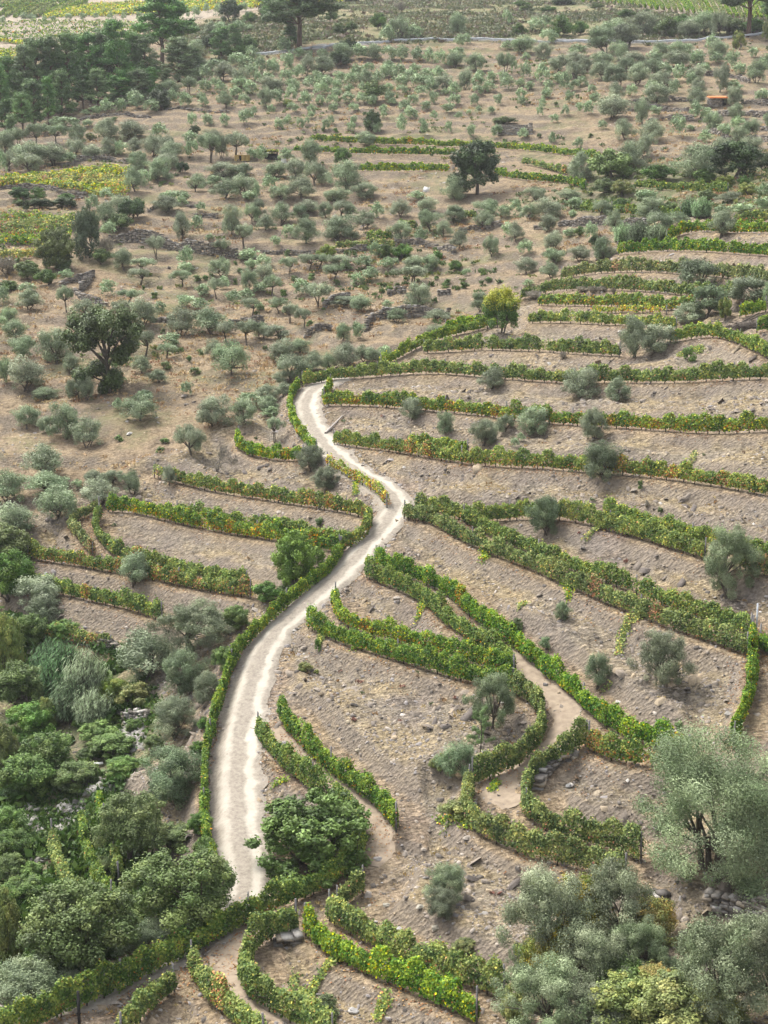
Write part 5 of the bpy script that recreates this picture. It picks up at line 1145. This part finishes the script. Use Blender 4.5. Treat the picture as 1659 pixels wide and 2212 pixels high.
# little stone hut with orange roof
p = at_px(1551, 230); s = dist(p) / (FOC * CW); w = 37 * s; h = 19 * s
hut = empty('stone_hut', p); tag(hut, 'tiny stone hut with an orange tiled roof on the upper right terraces', 'hut')
def stone_box(cx, cy, w, d, h, st=.35):
    b = MB(); b.box((cx, cy, h / 2 - .2), (w - .1, d - .1, h + .3), col=(.2, .18, .15))
    z = 0
    while z < h:
        for (x0, x1, y, ax) in ((-w / 2, w / 2, -d / 2, 0), (-w / 2, w / 2, d / 2, 0), (-d / 2, d / 2, -w / 2, 1), (-d / 2, d / 2, w / 2, 1)):
            x = x0
            while x < x1 - .05:
                l = min(st * rng.uniform(.6, 1.4), x1 - x); c = (cx + x + l / 2, cy + y, z + .09) if ax == 0 else (cx + y, cy + x + l / 2, z + .09)
                e = (l * .95, .14 + .05 * rng.random(), .17) if ax == 0 else (.14 + .05 * rng.random(), l * .95, .17); b.box(c, e, 0, 0, STC[rng.integers(0, 5)] * rng.uniform(.8, 1.2)); x += l
        z += .19
    return b
obj('wall', stone_box(0, 1.3, w * .92, 2.6, h * .82).me('hut_wall', M['stone']), hut)
b = MB(); nr_ = 12
for k in range(nr_): b.box((-w * .5 + (k + .5) * w / nr_, 1.2, h * .90), (w / nr_ * .93, 3.3, .10)); b.box((-w * .5 + (k + .98) * w / nr_, 1.2, h * .94), (.10, 3.3, .10))
ro = obj('roof', b.me('hut_roof', M['rooftile']), hut); ro.rotation_euler = (.16, 0, 0)
b = MB(); b.box((w * .33, -.1, h * .38), (.75, .12, h * .72)); obj('door_opening', b.me('hut_door', M['dark']), hut)
# ruined hut
p = at_px(1113, 292); s = dist(p) / (FOC * CW); w = 72 * s; h = 24 * s
ru = empty('ruined_hut', p); tag(ru, 'roofless ruin of grey stone with a bush growing over it', 'ruin')
for a, q in (((0, 0, w, .5, h * .62), 'front_wall'), ((-w / 2 + .3, 1.8, .5, 3.2, h * .8), 'side_wall'), ((w / 2 - .3, 1.6, .5, 3.0, h * 1.0), 'gable_wall'), ((0, 3.4, w, .5, h * .9), 'back_wall')):
    obj(q, stone_box(*a, st=.5).me('ruin_' + q, M['stone']), ru)
# yellow wooden crate, dark pergola, drum
p = at_px(523, 348); s = dist(p) / (FOC * CW); w = 31 * s; h = 12 * s
cr = empty('wooden_crate', p); tag(cr, 'yellow wooden crate with a dark gap in the middle under the olives', 'crate')
b = MB()
for x0, x1 in ((-w / 2, -w * .2), (-w * .05, w * .18), (w * .22, w / 2)):
    for k in range(5): b.box(((x0 + x1) / 2, 0, h * (k + .5) / 5), ((x1 - x0) * .98, .06, h / 5 * .88))
b.box((0, .55, h / 2), (w, .06, h)); b.box((0, .28, h + .03), (w * 1.03, .7, .06)); b.box((0, .28, .04), (w, .6, .08)); b.box((-w / 2, .28, h / 2), (.06, .6, h)); b.box((w / 2, .28, h / 2), (.06, .6, h))
obj('slatted_panels', b.me('crate_panels', M['wood']), cr)
b = MB(); b.box((-w * .125, .3, h * .5), (w * .14, .3, h * .9)); obj('opening', b.me('crate_opening', M['dark']), cr)
p = at_px(585, 350); s = dist(p) / (FOC * CW); w = 26 * s; h = 21 * s
pg = empty('pergola', p); tag(pg, 'small dark pergola with vines on its roof right of the yellow crate', 'pergola')
for x, y in ((-.5, 0), (.5, 0), (-.5, 1.6), (.5, 1.6)):
    b = MB(); b.box((x * w, y, h / 2), (.12, .12, h)); obj('post', b.me('pergola_post', M['plank'] if x < 0 and y == 0 else M['dark']), pg)
b = MB(); b.box((0, .8, h), (w * 1.1, 1.9, .12)); pgr = obj('roof_frame', b.me('pergola_roof', M['dark']), pg)
n = 900; X = np.column_stack([rng.uniform(-.6, .6, n) * w, rng.uniform(-.4, 2, n), h + .1 + .3 * rng.random(n)]); V, F = leaves(X, rdir(n) + [0, -.4, .5], .28, .24); obj('foliage', mesh_np('pergola_leaves', V, F, 4, M['vine'], pick((1, 3, 5, 3, .3, .1), n)), pgr)
b = MB(); b.box((0, 1.5, h * .45), (w * .95, .1, h * .85)); obj('back_panel', b.me('pergola_back', M['dark']), pg)
p = at_px(613, 352); s = dist(p) / (FOC * CW)
b = MB(); b.tube([(0, 0, 0), (0, 0, 9 * s)], [5.5 * s, 5.5 * s], 14); b.tube([(0, 0, 9 * s), (0, 0, 9 * s + .03)], [5.5 * s, .01], 14); b.tube([(0, 0, 4 * s), (0, 0, 4.6 * s)], [5.9 * s, 5.9 * s], 14)
o = obj('barrel', b.me('barrel', M['white'])); o.location = p; tag(o, 'white barrel beside the dark pergola', 'barrel')
# leaning board, pole, planks, end post, brushwood
p = at_px(919, 415); s = dist(p) / (FOC * CW)
b = MB(); b.box((0, 0, 6 * s), (10 * s, .06, 12 * s)); b.box((6.5 * s, .1, 7 * s), (.09, .09, 15 * s)); b.box((-5.5 * s, .05, 5 * s), (.08, .08, 10 * s))
o = obj('leaning_board', b.me('leaning_board', M['white'])); o.location = p; o.rotation_euler = (-.45, .25, 0); tag(o, 'white board leaning on a stick below the upper vine rows', 'board')
a_ = at_px(703, 938); c_ = at_px(740, 901)
b = MB(); b.tube([np.zeros(3) + (0, 0, .12), c_ - a_ + (0, 0, .15)], [.11, .08], 8); o = obj('wooden_pole', b.me('wooden_pole', M['plank'], True)); o.location = a_; tag(o, 'grey wooden pole lying on the bank above the long vine row', 'pole')
a_ = at_px(200, 1665); c_ = at_px(222, 1655)
b = MB(); v = c_ - a_; b.box(v / 2 + (0, 0, .35), (np.linalg.norm(v), .3, .07), math.atan2(v[1], v[0])); o = obj('plank', b.me('plank', M['white'])); o.location = a_; tag(o, 'pale plank lying in the greenery of the hollow', 'plank')
p = at_px(1634, 1362); b = MB(); b.box((0, 0, .8), (.09, .07, 1.9)); b.box((0, 0, 1.3), (.15, .04, .04)); b.box((0, 0, .9), (.15, .04, .04)); o = obj('end_post', b.me('end_post', M['metal'])); o.location = p; tag(o, 'pale metal end post beside the vertical vine row', 'post')
p = at_px(172, 2228); b = MB(); b.box((0, 0, .9), (.12, .1, 2.2)); b.box((0, 0, 1.5), (.2, .05, .05)); b.box((0, 0, .9), (.2, .05, .05)); o = obj('end_post', b.me('end_post', M['dark'])); o.location = p; tag(o, 'dark trellis post at the bottom edge under the longest vine row', 'post')
p = at_px(1620, 708); b = MB()
for k in range(150):
    a = rng.normal() * .35 + .55; q = rng.normal(size=3) * (1.3, .6, .25); q[2] = abs(q[2]); dv = np.array([math.cos(a), .3 * rng.normal(), math.sin(a) * .6]) * rng.uniform(.5, 1.3)
    b.tube([q - dv * .5, q + dv * .5], [.035, .012], 4)
b.tube([(-1.8, -.2, 0), (.9, .3, 1.4)], [.1, .06], 6); b.tube([(-1.5, .2, .1), (1.4, .3, 1.3)], [.08, .05], 6)
b.tube([(-1.2, 0, 0), (0, 0, .12), (1.2, .1, 0)], [.5, .6, .45], 8)
o = obj('brushwood_heap', b.me('brushwood_heap', M['bark'])); o.location = p; tag(o, 'heap of cut brushwood on the sandy patch at the right edge', 'brushwood')
# ------------------------------------------------------------------ stuff on the ground
def scatter(n, rmin, rmax, fn):
    """points spread over the slope, thinner with distance; fn returns keep probability"""
    th = rng.uniform(R(-19), R(19), n); r = np.exp(rng.uniform(math.log(rmin), math.log(rmax), n))
    x, y = np.sin(th) * r, np.cos(th) * r
    a = np.interp(th, TH, ti).astype(int); b_ = np.interp(np.log(r), LR, ri).astype(int)
    k = rng.random(n) < fn(a, b_, x, y); return x[k], y[k], a[k], b_[k], r[k]
onroad = np.zeros(HG.shape, bool)
kr = kdtree.KDTree(len(road_w))
for i, q in enumerate(road_w): kr.insert((q[0], q[1], 0), i)
kr.balance()
def roadd(x, y): return np.array([kr.find((u, v, 0))[2] for u, v in zip(x, y)])
def stones(name, x, y, size, cols, lab, ax0=None, tilt=.25):
    n = len(x); z = hz(x, y); ax = rng.uniform(0, 6.28, n) if ax0 is None else ax0 + .3 * rng.normal(size=n); T = rng.normal(size=(n, 2)) * tilt
    q = np.array([(a, b, c) for c in (-.5, .5) for a, b in ((-.5, -.5), (.5, -.5), (.5, .5), (-.5, .5))])
    S = np.column_stack([size * rng.uniform(.8, 1.6, n), size * rng.uniform(.6, 1.0, n), size * rng.uniform(.22, .5, n)])
    V = q[None] * S[:, None] * (1 + .25 * rng.normal(size=(n, 8, 1)) * .6); V[:, 4:, :2] *= rng.uniform(.45, .9, (n, 1, 1))
    c, s = np.cos(ax)[:, None], np.sin(ax)[:, None]
    X = V[..., 0] * c - V[..., 1] * s; Y = V[..., 0] * s + V[..., 1] * c; Z = V[..., 2] + X * T[:, :1] + Y * T[:, 1:]
    V = np.stack([X + x[:, None], Y + y[:, None], Z + z[:, None] + (S[:, 2:] * .18)], -1)
    F = (np.array([4, 5, 6, 7, 0, 1, 5, 4, 1, 2, 6, 5, 2, 3, 7, 6, 3, 0, 4, 7])[None] + 8 * np.arange(n)[:, None]).ravel()
    o = obj(name, mesh_np(name, V.reshape(-1, 3), F, 4, M['stone'], np.repeat(cols, 5, 0))); tag(o, lab, 'stones', kind='stuff')
RUB = np.array([(.29, .25, .205), (.215, .185, .155), (.34, .30, .255), (.32, .255, .175), (.13, .115, .10), (.40, .375, .34), (.25, .23, .22)])
x, y, a, b_, r = scatter(120000, 55, 260, lambda a, b, x, y: schist[a, b] * (1 - .75 * benchw[a, b]) * (1 - .6 * green[a, b]) * np.clip(.55 + .8 * fbm(x / 6, y / 6, 3), .05, 1))
k = roadd(x, y) > 1.9; x, y, r = x[k], y[k], r[k]; n = len(x)
stones('schist_rubble', x, y, np.clip(np.exp(rng.normal(size=n) * .5) * .11, .07, .42) * (r / 90)**.5, RUB[rng.choice(7, n, p=(.24, .2, .10, .12, .19, .03, .12))] * rng.uniform(.8, 1.25, (n, 1)), 'broken schist rubble covering the vineyard banks')
x, y, a, b_, r = scatter(26000, 120, 420, lambda a, b, x, y: (1 - schist[a, b]) * (1 - scrub[a, b]) * np.clip(.1 + 1.0 * fbm(x / 9, y / 9, 3), 0, 1))
n = len(x); stones('grove_stones', x, y, np.clip(np.exp(rng.normal(size=n) * .5) * .16, .1, .7) * (r / 180)**.5, RUB[rng.choice(7, n)] * rng.uniform(.7, 1.2, (n, 1)), 'loose stones scattered between the olive trees')
x, y, a, b_, r = scatter(9000, 58, 230, lambda a, b, x, y: schist[a, b] * (1 - benchw[a, b]) * (1 - green[a, b]) * np.clip(-.1 + 1.2 * fbm(x / 7 + 77, y / 7, 3), 0, 1))
k = roadd(x, y) > 2.2; x, y, r = x[k], y[k], r[k]; n = len(x)
stones('bedrock_slabs', x, y, rng.uniform(.22, .62, n), np.array([(.20, .17, .14), (.26, .22, .175), (.15, .13, .115), (.33, .27, .19)])[rng.integers(0, 4, n)], 'thin tilted slate slabs breaking out of the banks', .55, .6)
# tufts: upright blades in small clumps
def tufts(name, x, y, h, w, cols, lab, blades=7, spread=.5, cat='grass', bw=.16):
    n = len(x); z = hz(x, y); k = np.repeat(np.arange(n), blades); m = len(k)
    P = np.column_stack([x[k], y[k], z[k]]) + np.column_stack([rng.normal(size=(m, 2)) * (w[k] * spread)[:, None], np.zeros(m)]); P[:, 2] += h[k] * rng.uniform(.25, .6, m)
    N = rdir(m) + [0, -.2, .25]; V, F = leaves(P, N, h[k] * rng.uniform(.7, 1.2, m), h[k] * bw * rng.uniform(.8, 1.6, m), np.tile([0, 0, 1.], (m, 1)))
    o = obj(name, mesh_np(name, V, F, 4, M['grass'], cols[k] * rng.uniform(.8, 1.2, (m, 1)))); tag(o, lab, cat, kind='stuff')
M['grass'] = leaf_mat('dry_grass_blade', tint=(1.1, 1.1, 1.1), var=0.0, trans=.2)
STRAW = np.array([(.40, .28, .15), (.33, .22, .12), (.46, .35, .20), (.26, .15, .09)])
x, y, a, b_, r = scatter(30000, 120, 440, lambda a, b, x, y: (1 - schist[a, b]) * (1 - scrub[a, b]) * np.clip(.15 + .9 * fbm(x / 12 + 5, y / 12, 3), 0, 1)); n = len(x)
tufts('dry_grass', x, y, .25 + .35 * rng.random(n) * (r / 250), .3 + .4 * rng.random(n), STRAW[rng.integers(0, 4, n)], 'dry straw-coloured grass on the olive terraces', blades=9, bw=.3)
x, y, a, b_, r = scatter(16000, 58, 220, lambda a, b, x, y: schist[a, b] * (1 - .8 * benchw[a, b]) * (1 - green[a, b]) * np.clip(-.15 + 1.3 * fbm(x / 8 + 61, y / 8, 3), 0, 1)); k = roadd(x, y) > 1.8; x, y, r = x[k], y[k], r[k]; n = len(x)
tufts('bank_dry_grass', x, y, .10 + .18 * rng.random(n), .12 + .2 * rng.random(n), STRAW[rng.integers(0, 4, n)] * .85, 'thin dry grass in patches on the vineyard banks', blades=8, bw=.25)
k = rng.integers(0, len(road_w), 5200); side = np.where(rng.random(5200) < .5, -1, 1); rt = unit(np.gradient(road_w[:, :2], axis=0)); x = road_w[k, 0] - rt[k, 1] * side * rng.normal(1.65, .28, 5200); y = road_w[k, 1] + rt[k, 0] * side * rng.normal(1.65, .28, 5200)
stones('road_edge_stones', x, y, np.clip(np.exp(rng.normal(size=5200) * .5) * .10, .06, .35), RUB[rng.integers(0, 7, 5200)], 'loose stones along the verges of the dirt track')
k = rng.integers(0, len(road_w), 1500); x = road_w[k, 0] + rng.normal(size=1500) * .22 - rt[k, 1] * .05; y = road_w[k, 1] + rng.normal(size=1500) * .22; kk = fbm(x / 5, y / 5, 2) > .0; x, y = x[kk], y[kk]; n = len(x)
stones('road_gravel', x, y, np.full(n, .10), RUB[rng.integers(0, 7, n)] * 1.1, 'gravel on the crown of the dirt track')
WEED = np.array([(.09, .13, .045), (.13, .16, .06), (.07, .10, .035), (.19, .20, .07)])
x, y, a, b_, r = scatter(17000, 120, 440, lambda a, b, x, y: (1 - schist[a, b]) * np.clip(.02 + .7 * fbm(x / 15 + 35, y / 15, 2) + .6 * dip[a, b], 0, 1)); n = len(x)
tufts('green_weeds', x, y, .3 + .5 * rng.random(n), .3 + .4 * rng.random(n), WEED[rng.integers(0, 4, n)], 'small green weeds between the olive trees', blades=14, bw=.35, cat='weeds')
x, y, a, b_, r = scatter(1500, 60, 200, lambda a, b, x, y: schist[a, b] * (1 - green[a, b]) * np.clip(.0 + .5 * fbm(x / 7 + 35, y / 7, 2), 0, 1)); k = roadd(x, y) > 2.0; x, y, r = x[k], y[k], r[k]; n = len(x)
tufts('bank_weeds', x, y, .12 + .2 * rng.random(n), .12 + .2 * rng.random(n), np.array([(.09, .13, .045), (.2, .09, .05), (.24, .17, .09)])[rng.integers(0, 3, n)], 'sparse little weeds on the stony banks', blades=14, bw=.35, cat='weeds')
SCR = np.array([(.09, .13, .035), (.13, .16, .05), (.065, .10, .03), (.17, .16, .06), (.15, .115, .07), (.14, .165, .085)])
x, y, a, b_, r = scatter(90000, 390, 760, lambda a, b, x, y: scrub[a, b] * np.clip(.45 + 1.1 * fbm(x / 14, y / 14, 3), .03, 1)); n = len(x)
tufts('scrub', x, y, .4 + 1.0 * rng.random(n)**2, .7 + .9 * rng.random(n), SCR[(rng.integers(0, 6, n) + (fbm(x / 20, y / 20, 2) * 3).astype(int)) % 6], 'low wild scrub on the bank above the guard rail', blades=9, bw=.4, cat='scrub')
UG = np.array([(.05, .09, .02), (.075, .12, .03), (.035, .065, .018), (.10, .14, .04)])
x, y, a, b_, r = scatter(85000, 60, 190, lambda a, b, x, y: np.clip(green[a, b] * 1.3 - .2, 0, 1) * np.clip(.5 + 1.0 * fbm(x / 5 + 3, y / 5, 3), .02, 1)); k = roadd(x, y) > 2.3; x, y, r = x[k], y[k], r[k]; n = len(x)
tufts('undergrowth', x, y, .25 + .8 * rng.random(n) * np.clip(.5 + fbm(x / 4, y / 4, 2), 0.1, 1), .4 + .3 * rng.random(n), UG[rng.integers(0, 4, n)], 'green brambles and herbs filling the hollow', blades=12, bw=.45, cat='undergrowth')
# fallen vine leaves beside the rows and along the track
px_, py_, pz_ = bp_[:, 0], bp_[:, 1], bp_[:, 2]
k = rng.integers(0, len(bp_), 60000); x = px_[k] + rng.normal(size=60000) * .8; y = py_[k] + rng.normal(size=60000) * .8
kk = (np.hypot(x, y) < 150) & (fbm(x / 3, y / 3, 2) > -.1); x, y = x[kk], y[kk]; rd = roadd(x, y); kk = rd > 1.25; x, y = x[kk], y[kk]; n = len(x)
SP = []
for cx_, cy_, sx_, sy_, nn in ((205, 1700, 34, 12, 380), (165, 1745, 28, 12, 300), (150, 1790, 20, 12, 150), (85, 1820, 20, 30, 100), (290, 1585, 16, 25, 450), (60, 1760, 30, 20, 90)):
    q = cast(cx_ + rng.normal(size=nn) * sx_ * .6, cy_ + rng.normal(size=nn) * sy_ * .6); SP.append(q)
SP = np.concatenate(SP); n2 = len(SP)
stones('gully_stones', SP[:, 0], SP[:, 1], rng.uniform(.15, .55, n2), np.array([(.30, .29, .26), (.24, .23, .20), (.36, .35, .32), (.17, .16, .14)])[rng.integers(0, 4, n2)], 'pale stones along the dry gully floor')
V, F = leaves(np.column_stack([x, y, hz(x, y) + .05]), np.array([0, 0, 1.]) + .35 * rng.normal(size=(n, 3)), .12, .10)
o = obj('fallen_leaves', mesh_np('fallen_leaves', V, F, 4, M['grass'], np.array([(.30, .13, .06), (.24, .10, .05), (.38, .24, .12), (.16, .09, .06)])[rng.integers(0, 4, n)])); tag(o, 'rust-coloured fallen vine leaves beside the rows', 'fallen leaves', kind='stuff')

# ------------------------------------------------------------------ the air
hb = MB(); hb.box((0, 0, (-5 + 420) / 2), (5300, 5300, 425)); hme = hb.me('haze', None)
hm = bpy.data.materials.new('thin_haze'); hm.use_nodes = True; hn = hm.node_tree.nodes; hn.clear()
ho = hn.new('ShaderNodeOutputMaterial'); hv = hn.new('ShaderNodeVolumePrincipled'); hv.inputs['Density'].default_value = .00014; hv.inputs['Color'].default_value = (.93, .95, .97, 1)
hm.node_tree.links.new(hv.outputs[0], ho.inputs['Volume']); hme.materials.append(hm); tag(obj('haze', hme), 'thin pale haze over the whole valley', 'haze', kind='stuff')
print('GROUND Z', HG.min(), HG.max())
